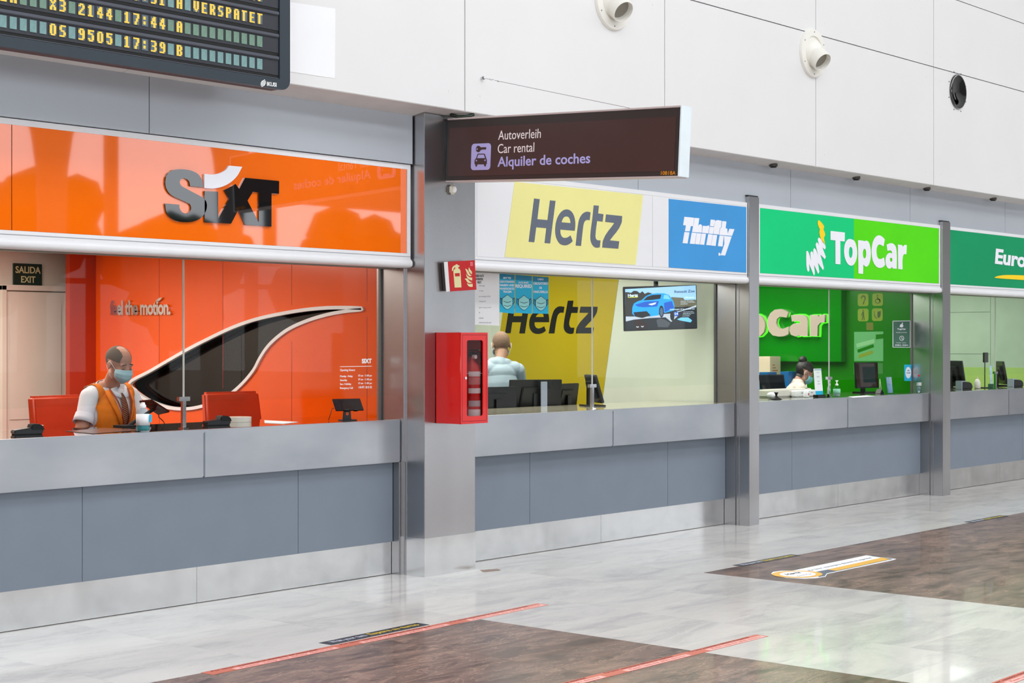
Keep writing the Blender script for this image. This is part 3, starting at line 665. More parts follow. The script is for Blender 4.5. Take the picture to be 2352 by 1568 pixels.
# opening hours on the glass
oh = empty('hours_decal', (7.78, YG - .005, 1.4), 'white opening hours lettering on the glass in front of the orange wall', 'decal')
FG = FY(YG - .0045)
textpx('logo_text', 'SIXT', (831, 834.5), (853.5, 834), (831, 823.5), FG, WHITE, oh, bold=.05, depth=.0008)
rectpx('rule', [(781, 842.5), (854, 841.2), (854, 839.9), (781, 841.2)], FG, WHITE, oh, .0008)
hrs = [('Opening Hours:', 781, 815.5, 853.5, 847), ('Monday - Friday', 781, 810, 867.5, 861.5), ('Saturday', 781, 797, 876.5, 870.5), ('Sun- / Holiday', 781, 806.5, 885.5, 879.5), ('Emergency Call:', 781, 811, 894.5, 888.5),
       ('07 am - 11.00 pm', 823, 854, 865.8, 860), ('07 am - 11.00 pm', 823, 854, 874.5, 868.8), ('07 am - 11.00 pm', 823, 854, 883.3, 877.6), ('+34-971 18 01 02', 823, 854, 892, 886.3)]
for s_, a, b, y1, y0 in hrs: textpx('text_line', s_, (a, y1), (b, y1 - .3), (a, y0), FG, WHITE, oh, bold=.015, depth=.0008)

# chairs
def chair(x, y, rz, m, label, z0=0, zt=1.24, wd=.46, group=None):
    t = empty('swivel_chair', (x, y, z0), label, 'chair', group)
    M = Matrix.Translation((x, y, 0)) @ Matrix.Rotation(rz, 4, 'Z')     # chair faces local -y
    G().box(-wd / 2, wd / 2, -.24, .24, .62, .70).xf(M).obj('seat', m, t, .03, 3, 40)
    prof = [(-wd / 2 + .01, .66), (wd / 2 - .01, .66), (wd / 2 + .005, 1.0), (wd / 2 - .005, zt), (-wd / 2 + .005, zt), (-wd / 2 - .005, 1.0)]
    G().prism([(a, .20 + (b - .66) * .16, b) for a, b in prof], (0, .07, 0)).xf(M).obj('backrest', m, t, .02, 3, 40)
    g = G().cyl((0, 0, .08), (0, 0, .63), .03); g.xf(M).obj('gas_lift', CHROME, t, smooth=40)
    for k in range(5):
        a = 2 * math.pi * k / 5; G().cyl((0, 0, .10), (.27 * math.cos(a), .27 * math.sin(a), .05), .018, .014, 8).sph((.27 * math.cos(a), .27 * math.sin(a), .026), .025, 8).xf(M).obj('leg', BLACK, t)
    return t
cA = PY(160, 950, 9.35); chair(cA.x + .17, 9.38, R(8), LEATH, 'orange-red leather chair behind the man in the orange vest', zt=1.235)
cB = PY(587, 940, 9.15); chair(cB.x, 9.15, R(-6), LEATH, 'empty orange-red leather chair right of the chrome post', zt=1.235, wd=.48)

# ================================================================== PEOPLE
def remesh(prims, voxel, smooth=3):
    """union of ellipsoids and tapered capsules -> one continuous surface"""
    g = G()
    for p in prims:
        if p[0] == 'e': g.sph(p[1], p[2], 20, rot=p[3] if len(p) > 3 else None)
        else:
            _, a, b, r0, r1 = p; g.cyl(a, b, r0, r1, 16); g.sph(a, r0, 14); g.sph(b, r1, 14)
    me = g.mesh(); o = bpy.data.objects.new('tmp', me); COL.objects.link(o)
    md = o.modifiers.new('r', 'REMESH'); md.mode = 'VOXEL'; md.voxel_size = voxel
    sm = o.modifiers.new('s', 'SMOOTH'); sm.factor = .6; sm.iterations = smooth
    dg = bpy.context.evaluated_depsgraph_get(); dg.update()
    out = bpy.data.meshes.new_from_object(o.evaluated_get(dg)); bpy.data.objects.remove(o); return out
def shell(me, pred, off, name, m, parent, M=None, thick=.004, smooth=4):
    """a garment: the faces of me where pred(point) holds, pushed out and given thickness"""
    bm = bmesh.new(); bm.from_mesh(me); bm.normal_update()
    bmesh.ops.delete(bm, geom=[f for f in bm.faces if not pred(f.calc_center_median())], context='FACES')
    nn = [(v, v.normal.copy()) for v in bm.verts]
    for v, n in nn: v.co += n * off
    for _ in range(smooth): bmesh.ops.smooth_vert(bm, verts=[v for v in bm.verts], factor=.5, use_axis_x=True, use_axis_y=True, use_axis_z=True)
    bm.verts.ensure_lookup_table(); bm.verts.index_update(); bm.normal_update()
    vs = [v.co.copy() for v in bm.verts]; nv = len(vs); vs += [v.co - v.normal * thick for v in bm.verts]
    fs = [[v.index for v in f.verts] for f in bm.faces]; fs += [[i + nv for i in reversed(f)] for f in fs]
    for e in bm.edges:
        if len(e.link_faces) == 1: a, b = e.verts[0].index, e.verts[1].index; fs.append([a, b, b + nv, a + nv])
    bm.free(); out = bpy.data.meshes.new(name); out.from_pydata([tuple(v) for v in vs], [], fs)
    if M: out.transform(M)
    return finish(out, name, m, parent, True)
def headprims(T):
    def e(c, r, rot=None): 
        q = T.to_3x3(); return ('e', T @ Vector(c), r, q if rot is None else q @ rot)
    def cp(a, b, r0, r1): return ('c', T @ Vector(a), T @ Vector(b), r0, r1)
    P = [e((-.014, 0, .035), (.097, .076, .086)), e((.022, 0, -.03), (.068, .060, .082)), e((.058, 0, -.100), (.026, .030, .020)),
         cp((.075, 0, .018), (.100, 0, -.028), .009, .0125), e((.097, 0, -.034), (.012, .018, .009)), e((.088, 0, -.064), (.010, .024, .006)), e((.086, 0, -.075), (.010, .021, .006))]
    for s in (-1, 1):
        P += [e((.012, s * .034, -.072), (.044, .026, .034)), e((.072, s * .030, .020), (.018, .028, .0075)), e((.060, s * .036, -.030), (.024, .022, .022)),
              e((-.008, s * .079, -.006), (.019, .008, .031), Matrix.Rotation(s * R(14), 3, 'Z')), e((.073, s * .031, .001), (.012, .0155, .009))]
    return P
def handprims(wr, dirv, up, s=1):
    """palm, four unequal curled fingers and a thumb"""
    d = Vector(dirv).normalized(); u = Vector(up); u = (u - d * u.dot(d)).normalized(); sd = d.cross(u) * s; wr = Vector(wr)
    q = Matrix((d, sd, u)).transposed()
    P = [('e', wr + d * .048, (.052, .040, .016), q)]
    for k, (o_, L_) in enumerate(((-.030, .062), (-.010, .075), (.010, .078), (.030, .070))):
        a = wr + d * .088 + sd * o_; b = a + d * L_ * .5 - u * .010; c_ = b + d * L_ * .38 - u * .022
        P += [('c', a, b, .0085, .008), ('c', b, c_, .008, .0068)]
    a = wr + d * .03 + sd * .036; b = a + d * .030 + sd * .026 - u * .008; c_ = b + d * .028 + sd * .004 - u * .008
    P += [('c', a, b, .0105, .0095), ('c', b, c_, .0095, .008)]
    return P
def mask(T, m, parent, w=1.0):
    g = G(); n, k = 14, 12; vs = []
    for j in range(k + 1):
        v = j / k
        for i in range(n + 1):
            u = -1 + 2 * i / n; a = u * R(66)
            z = -.004 - v * .108
            rr = .098 + .017 * math.sin(math.pi * min(1, v * 1.15)) - .004 * abs(math.sin(v * math.pi * 3.5))
            if v > .75: rr -= (v - .75) * .07
            x = rr * math.cos(a) * (1.0) + .012 * (1 - u * u) * (1 - v) ; y = (rr - .022) * math.sin(a) * (1 - .18 * v)
            z += -.012 * (u * u) * (1 - v) + .022 * (u * u) * v
            vs.append(T @ Vector((x + .003, y * w, z)))
    fs = [(j * (n + 1) + i, j * (n + 1) + i + 1, (j + 1) * (n + 1) + i + 1, (j + 1) * (n + 1) + i) for j in range(k) for i in range(n)]
    me = bpy.data.meshes.new('mask'); me.from_pydata([tuple(v) for v in vs], [], fs)
    bm = bmesh.new(); bm.from_mesh(me); bmesh.ops.recalc_face_normals(bm, faces=bm.faces); bmesh.ops.solidify(bm, geom=bm.faces[:], thickness=.0015); bm.to_mesh(me); bm.free()
    o = finish(me, 'face_mask', m, parent, True)
    for s in (-1, 1):
        pts = [(.04, s * .069, -.018), (.02, s * .079, .004), (-.004, s * .086, .022), (-.022, s * .088, .008), (-.020, s * .087, -.02), (.0, s * .078, -.05), (.03, s * .068, -.085)]
        P = [T @ Vector(p) for p in pts]
        g = G().tube(P, .0016, 6); g.obj('ear_loop', WHITE, o, smooth=True)
    return o
def eyes(T, parent, closed=True):
    for s in (-1, 1):
        g = G().tube([T @ Vector((.088 - .012 * abs(k) ** 1.5, s * .031 + k * .021, .0235 + .005 * (1 - k * k) - .003 * k * s)) for k in (-1, -.5, 0, .5, 1)], .0032, 6)
        g.obj('eyebrow', BROWH, parent, smooth=True)
        g = G().tube([T @ Vector((.0845 - .010 * abs(k) ** 1.6, s * .031 + k * .014, -.003 - .0035 * (1 - k * k))) for k in (-1, -.5, 0, .5, 1)], .0014, 6)
        g.obj('eyelid', BROWH, parent, smooth=True)
def frame(loc, yaw, pitch=0, roll=0): return Matrix.Translation(loc) @ Matrix.Rotation(yaw, 4, 'Z') @ Matrix.Rotation(pitch, 4, 'Y') @ Matrix.Rotation(roll, 4, 'X')

def body(M, arms, hipz, lean=0, wide=1.0, legs='sit', neck_to=None, headT=None, female=False):
    """skeleton in the person's frame (x forward, y left); M places it"""
    L = Matrix.Rotation(lean, 4, 'Y'); hz_ = hipz
    def t(p): v = Vector(p) - Vector((0, 0, hz_)); v = L @ v; return M @ (v + Vector((0, 0, hz_)))
    q = (M @ L).to_3x3(); w = wide
    P = [('e', M @ Vector((0, 0, hz_ + .02)), (.125, .165 * w, .12), M.to_3x3()), ('e', t((.015, 0, hz_ + .14)), (.112, .150 * w, .14), q), ('e', t((.02, 0, hz_ + .32)), (.118, .165 * w, .17), q),
         ('e', t((.0, 0, hz_ + .42)), (.095, .155 * w, .085), q), ('c', t((-.01, -.135 * w, hz_ + .455)), t((-.01, .135 * w, hz_ + .455)), .060, .060),
         ('c', t((-.015, -.06, hz_ + .50)), t((-.015, .06, hz_ + .50)), .048, .048)]
    if female: P += [('e', t((.10, s * .07, hz_ + .31)), (.06, .065, .065), q) for s in (-1, 1)]
    nb = t((-.015, 0, hz_ + .49)); P.append(('c', nb, neck_to, .056, .049))
    J = {}
    for s, (el, wr, hd) in arms.items():
        sh = t((-.005, s * .175 * w, hz_ + .445)); el = Vector(el); wr = Vector(wr); J[s] = (sh, el, wr)
        P += [('c', sh, el, .054, .041), ('c', el, el.lerp(wr, .35), .041, .041), ('c', el.lerp(wr, .35), wr, .041, .027)]
        P += handprims(wr, hd, (0, 0, 1), s)
    if legs == 'sit':
        for s in (-1, 1):
            P += [('c', M @ Vector((.02, s * .10, hz_ - .0)), M @ Vector((.42, s * .13, hz_ - .02)), .082, .062), ('c', M @ Vector((.42, s * .13, hz_ - .02)), M @ Vector((.36, s * .13, .12 + (hipz - .62) * .9)), .058, .04),
                  ('e', M @ Vector((.42, s * .13, .07 + (hipz - .62) * .9)), (.12, .045, .042), M.to_3x3())]
    else:
        for s in (-1, 1):
            P += [('c', M @ Vector((.0, s * .09, hz_ - .02)), M @ Vector((.03, s * .11, hz_ * .52)), .085, .060), ('c', M @ Vector((.03, s * .11, hz_ * .52)), M @ Vector((-.02, s * .11, .10)), .056, .040),
                  ('e', M @ Vector((.05, s * .11, .05)), (.13, .048, .042), M.to_3x3())]
    return P, J, t

def person(M, headT, hipz, arms, lean, wide, label, skin, female=False, top=None, sleeve=.62, legs='sit'):
    base = M @ Vector((0, 0, 0)); base.z = 0
    t = empty('person', base, label, 'person')
    P, J, tt = body(M, arms, hipz, lean, wide, legs=legs, neck_to=headT @ Vector((-.014, 0, -.075)), female=female)
    P += headprims(headT)
    me = remesh(P, .0058, 3)
    Minv = M.inverted(); Hi = headT.inverted()
    src = me.copy()
    bo = finish(me, 'body', skin, t, True)
    def torso(c):
        p = Minv @ c
        h = Hi @ c
        if h.z > -.155 and h.length < .19: return False
        return p.z > hipz - .06
    def nearhead(c): return (Hi @ c).length < .135
    def onarm(c):
        for s, (sh, el, wr) in J.items():
            d = (wr - el); k = (c - el).dot(d) / d.length_squared
            if k > -.05 and (c - (el + d * max(0, min(1.4, k)))).length < .085: return s, 1 + k
            d = el - sh; k = (c - sh).dot(d) / d.length_squared
            if k > .18 and (c - (sh + d * min(1, k))).length < .066 and abs((Minv @ c).y) > .15 * wide: return s, k
        return None
    def shirt(c):
        if nearhead(c): return False
        p = Minv @ c
        if p.z < hipz - .05: return False
        a = onarm(c)
        if a and a[1] > sleeve: return False
        # open collar
        q_ = tt((0, 0, 0)); nb = tt((-.015, 0, hipz + .49))
        d = (c - nb)
        ax = (headT @ Vector((-.03, 0, -.07)) - nb).normalized(); h_ = d.dot(ax)
        if h_ > .055 and (d - ax * h_).length < .088: return False
        if h_ > .10 and (c - J[1][0]).length > .1 and (c - J[-1][0]).length > .1: return False
        return True
    shell(src, shirt, .008, 'shirt', top, t, smooth=3, thick=.003)
    # flare of the sleeve hem
    for s, (sh, el, wr) in J.items():
        if sleeve < 1:
            a = sh.lerp(el, sleeve - .22); b = sh.lerp(el, sleeve + .03); d = (b - a).normalized(); n = 20; aa = d.orthogonal().normalized(); bb = d.cross(aa)
            vs = []
            for p, r in ((a, .060), (a.lerp(b, .5), .064), (b, .067), (b, .062)): vs += [p + (aa * math.cos(2 * math.pi * i / n) + bb * math.sin(2 * math.pi * i / n)) * r for i in range(n)]
            fs = [(j * n + i, j * n + (i + 1) % n, (j + 1) * n + (i + 1) % n, (j + 1) * n + i) for j in range(3) for i in range(n)]
            G().add(vs, fs).obj('sleeve', top, t, smooth=True)
    shell(src, lambda c: (Minv @ c).z < hipz + .03 and (Minv @ c).z > (.12 if legs == 'stand' else .22 + (hipz - .62)) and not onarm(c), .007, 'trousers', TROU, t, smooth=2)
    return t, src, Minv, Hi, J, tt, shirt, onarm
# --- man 1: seated, orange vest, mask, looking down to his left
c1 = PY(268, 905, 9.02)                                  # chest in the photograph
M1 = frame((c1.x - .03, 9.10, 0), R(-84)); hip1 = .80
hd1 = PY(273, 838, 8.93); T1 = frame((hd1.x, 8.93, hd1.z + .005), R(-80), R(20), R(2)) @ Matrix.Scale(.96, 4)
arms1 = {-1: (M1 @ Vector((.07, -.27, 1.015)), M1 @ Vector((.29, -.16, .965)), M1.to_3x3() @ Vector((1, .35, -.1))),
         1: (M1 @ Vector((.12, .25, 1.015)), M1 @ Vector((.31, .14, .97)), M1.to_3x3() @ Vector((1, -.2, -.1)))}
t1, s1, Mi1, Hi1, J1, tt1, sh1, on1 = person(M1, T1, hip1, arms1, R(6), 1.0, 'person seated in orange vest and striped tie, masked, looking down', SKIN, top=SHIRTW, sleeve=.70)
def vest(c):
    if not sh1(c): return False
    p = Mi1 @ c
    if p.z < hip1 - .03: return False
    if on1(c): return False
    if abs(p.y) > .142 and p.z > 1.02 - 0: return False if abs(p.y) > .150 else True
    if p.x > -.0:                                        # V opening at the front
        zv = 1.025; 
        if p.z > zv and abs(p.y) < .012 + (p.z - zv) * .34: return False
    elif p.z > hip1 + .50: return False
    return True
vo = shell(s1, vest, .017, 'vest', VEST, t1, smooth=4, thick=.005)
def front(y, z, off=.016):                               # a point just in front of the chest
    best = None
    for v in s1.vertices:
        p = Mi1 @ v.co
        if abs(p.y - y) < .012 and abs(p.z - z) < .012 and -.02 < p.x < .20 and not on1(v.co) and (Hi1 @ v.co).length > .15 and (best is None or p.x > best): best = p.x
    return (best if best is not None else .12) + off
def strip(name, pts, w0, w1, m, parent, off=.02, th=.003):
    vs = []; n = len(pts)
    for i, (y, z) in enumerate(pts):
        w_ = w0 + (w1 - w0) * i / (n - 1)
        a = pts[max(0, i - 1)]; b = pts[min(n - 1, i + 1)]; d = Vector((b[0] - a[0], b[1] - a[1])).normalized(); nn = Vector((-d.y, d.x))
        for s in (-1, 1):
            yy = y + nn.x * w_ * s; zz = z + nn.y * w_ * s; vs.append(M1 @ Vector((front(yy, zz, off), yy, zz)))
    fs = [(2 * i, 2 * i + 1, 2 * i + 3, 2 * i + 2) for i in range(n - 1)]
    me = bpy.data.meshes.new(name); me.from_pydata([tuple(v) for v in vs], [], fs)
    bm = bmesh.new(); bm.from_mesh(me); bmesh.ops.solidify(bm, geom=bm.faces[:], thickness=th); bmesh.ops.recalc_face_normals(bm, faces=bm.faces); bm.to_mesh(me); bm.free()
    return finish(me, name, m, parent, True)
def stripes(name, c1_, c2_, scale, rot=.6):
    m = bpy.data.materials.new(name); m.use_nodes = True; N = m.node_tree.nodes; L = m.node_tree.links; b = N['Principled BSDF']
    tc = N.new('ShaderNodeTexCoord'); mp = N.new('ShaderNodeMapping'); mp.inputs['Rotation'].default_value = (rot, rot * .6, 0); wv = N.new('ShaderNodeTexWave'); wv.inputs['Scale'].default_value = scale; wv.bands_direction = 'Z'
    rp = N.new('ShaderNodeValToRGB'); rp.color_ramp.interpolation = 'CONSTANT'; rp.color_ramp.elements[0].color = lin(c1_); rp.color_ramp.elements[1].color = lin(c2_); rp.color_ramp.elements[1].position = .62
    L.new(tc.outputs['Object'], mp.inputs[0]); L.new(mp.outputs[0], wv.inputs[0]); L.new(wv.outputs['Fac'], rp.inputs[0]); L.new(rp.outputs[0], b.inputs['Base Color']); b.inputs['Roughness'].default_value = .7
    return m
TIE = stripes('striped_tie', '2a1714', 'b5643a', 32)
zt1 = 1.265
strip('tie', [(0, zt1), (0, zt1 - .03), (.002, zt1 - .08), (.004, zt1 - .14), (.006, zt1 - .20), (.006, zt1 - .245)], .017, .036, TIE, t1, off=.020)
for s in (-1, 1):
    strip('lapel', [(s * .098, zt1 + .02), (s * .088, zt1 - .05), (s * .060, zt1 - .13), (s * .026, zt1 - .215)], .020, .014, VEST, vo, off=.030)
    strip('lapel_edging', [(s * .078, zt1 + .03), (s * .062, zt1 - .05), (s * .036, zt1 - .13), (s * .012, zt1 - .222)], .006, .004, mat('edging_rust', (.62, .26, .14), .8), vo, off=.036)
    strip('collar', [(s * .012, zt1 - .012), (s * .040, zt1 - .005), (s * .058, zt1 + .035)], .018, .022, SHIRTW, t1, off=.026)
for z in (1.005, .92): G().cyl(M1 @ Vector((front(0, z, .022), 0, z)), M1 @ Vector((front(0, z, .028), 0, z)), .009, n=12).obj('button', BLACK, vo)
strip('welt', [(-.15, .965), (-.08, .97), (-.02, .972)], .003, .003, mat('vest_seam', (.55, .25, .03), .9), vo, off=.026)
# epaulettes
for s in (-1, 1):
    a = M1 @ Vector((-.0, s * .08, 1.305)); b = M1 @ Vector((-.0, s * .165, 1.288))
    G().cyl(a, b, .032, .024, 12).obj('epaulette', TIE, t1, smooth=True)
mask(T1, MASKB, t1); eyes(T1, t1)
shell(s1, lambda c: (lambda h: h.length < .2 and h.z > -.05 and not (abs(h.y) > .070 and h.z < .03) and not (h.z < -.005 and h.x > -.045) and (h.x < .0 - max(0, h.z - .095) * 1.5 or (h.z > .028 and h.x < .056 and abs(h.y) > .036 + max(0, .03 - h.x) * .0)))(Hi1 @ c), .003, 'hair', HAIRB, t1, smooth=5, thick=.001)
# --- man 2: seen from behind, pale shirt
m2 = PY(1148, 880, 9.5); M2 = frame((m2.x - .045, 9.43, 0), R(62)); hip2 = .915
h2 = PY(1151, 793, 9.55); T2 = frame((h2.x, 9.55, h2.z), R(50), R(22)) @ Matrix.Scale(1.0, 4)
arms2 = {-1: (M2 @ Vector((.20, -.27, 1.13)), M2 @ Vector((.40, -.16, 1.05)), M2.to_3x3() @ Vector((1, .2, -.2))),
         1: (M2 @ Vector((.16, .27, 1.13)), M2 @ Vector((.36, .20, 1.02)), M2.to_3x3() @ Vector((1, -.2, -.2)))}
t2, s2, Mi2, Hi2, J2, tt2, sh2, on2 = person(M2, T2, hip2, arms2, R(10), 1.0, 'person seen from behind in pale shirt with lanyard at the yellow wall', SKIN3, top=SHIRTG, sleeve=.85, legs='stand')
mask(T2, MASKB, t2); eyes(T2, t2)
shell(s2, lambda c: (lambda h: h.length < .2 and h.z > -.05 and h.x < .03 and h.z < .118 and not (abs(h.y) > .074 and h.z < .03))(Hi2 @ c), .0012, 'hair', mat('cropped_grey_hair', (.48, .38, .31), .8, var=.1, scale=50), t2, smooth=1, thick=.001)
nb = tt2((-.015, 0, hip2 + .49))
G().tube([nb + Vector((.066 * math.cos(a), .066 * math.sin(a), .022 * math.cos(a * 1 - R(60)))) for a in [2 * math.pi * k / 20 for k in range(21)]], .006, 6).obj('lanyard', mat('lanyard_black_green', (.12, .16, .05), .7), t2, smooth=True)
# --- woman: in profile facing right, hair in a bun, teal mask, glasses
w3 = PY(1832, 895, 8.95); h3 = PY(1848, 853, 8.9); hip3 = h3.z - .585; M3 = frame((h3.x - math.cos(R(-38)) * .29, 8.9 - math.sin(R(-38)) * .29, 0), R(-38))
T3 = frame((h3.x, 8.9, h3.z - .01), R(-44), R(30)) @ Matrix.Scale(.95, 4)
arms3 = {-1: (M3 @ Vector((.20, -.22, .90)), M3 @ Vector((.38, -.14, .96)), M3.to_3x3() @ Vector((1, .2, 0))),
         1: (M3 @ Vector((.22, .22, .90)), M3 @ Vector((.40, .12, .96)), M3.to_3x3() @ Vector((1, -.2, 0)))}
chair(M3.translation.x, M3.translation.y, R(52), mat('black_chair_mesh', (.05, .05, .06), .6), 'black office chair under the woman with the bun', zt=.95)
t3, s3, Mi3, Hi3, J3, tt3, sh3, on3 = person(M3, T3, hip3, arms3, R(26), .92, 'person with dark hair in a bun, glasses and teal mask, cream shirt', SKIN2, female=True, top=SHIRTC, sleeve=1.7)
mask(T3, MASKC, t3); eyes(T3, t3)
ho = shell(s3, lambda c: (lambda h: h.length < .2 and h.z > -.075 and ((h.x < -.012 and not (abs(h.y) > .068 and -.045 < h.z < .026)) or h.z > .062 or (h.z > .030 and abs(h.y) > .045 and h.x < .055)))(Hi3 @ c), .010, 'hair', HAIRD, t3, smooth=2, thick=.008)
G().sph(T3 @ Vector((-.085, 0, .108)), .045, 14).sph(T3 @ Vector((-.075, .012, .092)), .036, 12).obj('hair_bun', HAIRD, ho, smooth=True)
g = G()
for s in (-1, 1):
    g.tube([T3 @ Vector((.108, s * .032 + .022 * math.cos(a), .0 + .017 * math.sin(a))) for a in [2 * math.pi * k / 14 for k in range(15)]], .0017, 6)
    g.tube([T3 @ Vector((.105, s * .053, .006)), T3 @ Vector((.05, s * .075, .006)), T3 @ Vector((0, s * .082, .004))], .0017, 6)
g.tube([T3 @ Vector((.109, -.01, .004)), T3 @ Vector((.109, .01, .004))], .0017, 6); g.obj('glasses', mat('pink_spectacle_frame', (.62, .32, .34), .3), t3)

# ================================================================== DEVICES AND SMALL THINGS
ZC = 1.0665
def terminal(p, rz, label):
    t = empty('card_terminal', p, label, 'card reader')
    M = Matrix.Translation(p) @ Matrix.Rotation(rz, 4, 'Z')
    G().prism([(-.085, -.036, 0.004), (.085, -.036, .004), (.085, -.036, .030), (.02, -.036, .040), (-.085, -.036, .026)], (0, .072, 0)).xf(M).obj('body', BLACK, t, .005, 2, 40)
    G().prism([(.012, -.039, .02), (.092, -.039, .02), (.092, -.039, .036), (.070, -.039, .058), (.022, -.039, .062), (.012, -.039, .05)], (0, .078, 0)).xf(M).obj('printer_cover', BLACKM, t, .006, 2, 40)
    G().box(.062, .088, -.026, .026, .048, .052).xf(M @ Matrix.Rotation(R(0), 4, 'Y')).obj('paper_slot', OFFW, t)
    G().box(-.08, .08, -.03, .03, 0, .004).xf(M).obj('feet', BLACKM, t)
    return t
terminal(PZ(62, 997, ZC), R(-14), 'black card reader at the left end of the orange booth counter')
terminal(PZ(497, 976, ZC), R(-12), 'black card reader right of the chrome post')
# sanitizer bottle beside the man
def sanit(p, label, h=.16, r=.028, pump=False, labm=PAPER, liq=TEALL, k=1.0):
    t = empty('sanitizer_bottle', p, label, 'bottle')
    G().lathe(p, [(r * .9, 0), (r, .006), (r, h * .62), (r * .86, h * .74), (r * .42, h * .82), (r * .36, h * .88)], 24).obj('bottle_body', CLEARP, t, smooth=True)
    G().lathe(p + Vector((0, 0, .004)), [(r * .9, 0), (r * .94, .01), (r * .94, h * .26)], 20).obj('liquid', liq, t, smooth=True)
    G().lathe(p + Vector((0, 0, h * .22)), [(r + .0006, 0), (r + .0006, h * .40)], 24).obj('label', labm, t, smooth=True)
    if pump:
        G().lathe(p + Vector((0, 0, h * .88)), [(r * .45, 0), (r * .45, .015), (r * .18, .018), (r * .18, .038), (r * .4, .04), (r * .4, .05)], 16).cyl(p + Vector((0, 0, h * .88 + .046)), p + Vector((-.035, -.015, h * .88 + .040)), .004, n=8).obj('pump', WHITE, t, smooth=40)
    else: G().lathe(p + Vector((0, 0, h * .86)), [(r * .45, 0), (r * .45, h * .08), (r * .30, h * .12), (r * .28, h * .18), (0, h * .19)], 18).obj('cap', WHITE, t, smooth=40)
    return t
pb = PZ(328.5, 990, ZC); sanit(pb, 'clear hand gel bottle with teal liquid in front of the man', h=.165, r=.041)
FB = FY(pb.y - .0445)
o_ = rect2('label_mark', pb.x + .012, pb.x + .03, ZC + .055, ZC + .10, FB, AQUA, bpy.data.objects['sanitizer_bottle'], .0006)
# leaning tablet reader with cable near the man's hand
tb = empty('tablet_reader', PY(352, 985, 8.72), 'brown-backed tablet tilted on its stand right of the man', 'tablet')
tcn = PY(352, 932, 8.62)
corners = [PY(320, 919, 8.72), PY(348, 916, 8.60), PY(390, 943, 8.50), PY(364, 949, 8.60)]
G().prism(corners, (0, .004, -.012)).obj('screen_slab', mat('dark_brown_plastic', (.28, .10, .08), .2, coat=.4), tb, .002)
G().tube([PY(363, 946, 8.62), PY(365, 958, 8.62), PY(374, 966, 8.62), PY(378, 972, 8.62), PY(370, 977, 8.62)], .003, 6).obj('cable', BLACK, tb, smooth=True)
pz = PZ(368, 982, ZC)
G().cyl(PY(352, 940, 8.64), Vector((pz.x - .02, 8.64, ZC)), .012, .012, 10).box(pz.x - .09, pz.x + .05, 8.58, 8.70, ZC, ZC + .008).obj('stand', BLACKM, tb)
# second tablet on its foot, right end
def tablet_stand(label):
    p = PZ(799, 965, ZC); x, y = p.x, p.y
    t = empty('tablet_stand', (x, y, ZC), label, 'tablet')
    M = Matrix.Translation((x, y, ZC)) @ Matrix.Rotation(R(-18), 4, 'Z')
    G().box(-.055, .055, -.035, .045, 0, .006).prism([(-.032, .01, .004), (.032, .01, .004), (.026, .01, .075), (-.026, .01, .075)], (0, .010, 0)).xf(M).obj('foot', BLACK, t, .002)
    G().cyl((0, .008, .045), (0, .0095, .045), .012, n=20).xf(M).obj('cable_port', ORANGEW, t)
    Q = M @ Matrix.Translation((0, .0, .105)) @ Matrix.Rotation(R(-38), 4, 'X')
    G().box(-.105, .105, -.006, .004, -.05, .05).xf(Q).obj('tablet', mat('tablet_back', (.10, .03, .02), .15, coat=.5), t, .003)
    for s in (-.042, .03): G().box(s, s + .03, -.011, .006, -.053, -.042).xf(Q).obj('clip', BLACK, t, .002)
    G().tube([M @ Vector(v) for v in ((-.105, 0, .085), (-.12, 0, .08), (-.125, .005, .05), (-.14, .01, .004))], .0025, 6).obj('cable', BLACK, t, smooth=True)
tablet_stand('black tablet on a foot below the opening hours lettering')
lid = PZ(548, 968, ZC)
t = empty('tape_roll', lid, 'white round roll lying on the counter behind the card reader', 'roll')
G().lathe(lid, [(.062, 0), (.085, 0), (.086, .032), (.062, .032)], 32).obj('roll', OFFW, t, smooth=40); G().lathe(lid, [(.055, .001), (.061, .001), (.061, .03), (.055, .03)], 32).obj('core', CARDB, t, smooth=40)
def sheet(name, pts, z, m, label, cat='paper', group=None):
    P = [PZ(px, py, z) for px, py in pts]
    o = G().prism(P, (0, 0, .0015)).obj(name, m, None); return tag(o, label, cat, group)
sheet('paper_sheet', [(607, 965), (684, 969), (650, 973), (608, 971)], ZC + .0003, PAPER, 'white sheet of paper on the counter left of the tablet stand')
sheet('desk_mat', [(150, 990), (240, 983), (330, 987), (214, 996)], ZC + .0003, mat('brown_mat', (.38, .25, .20), .25), 'brown desk mat on the counter in front of the man', 'mat')

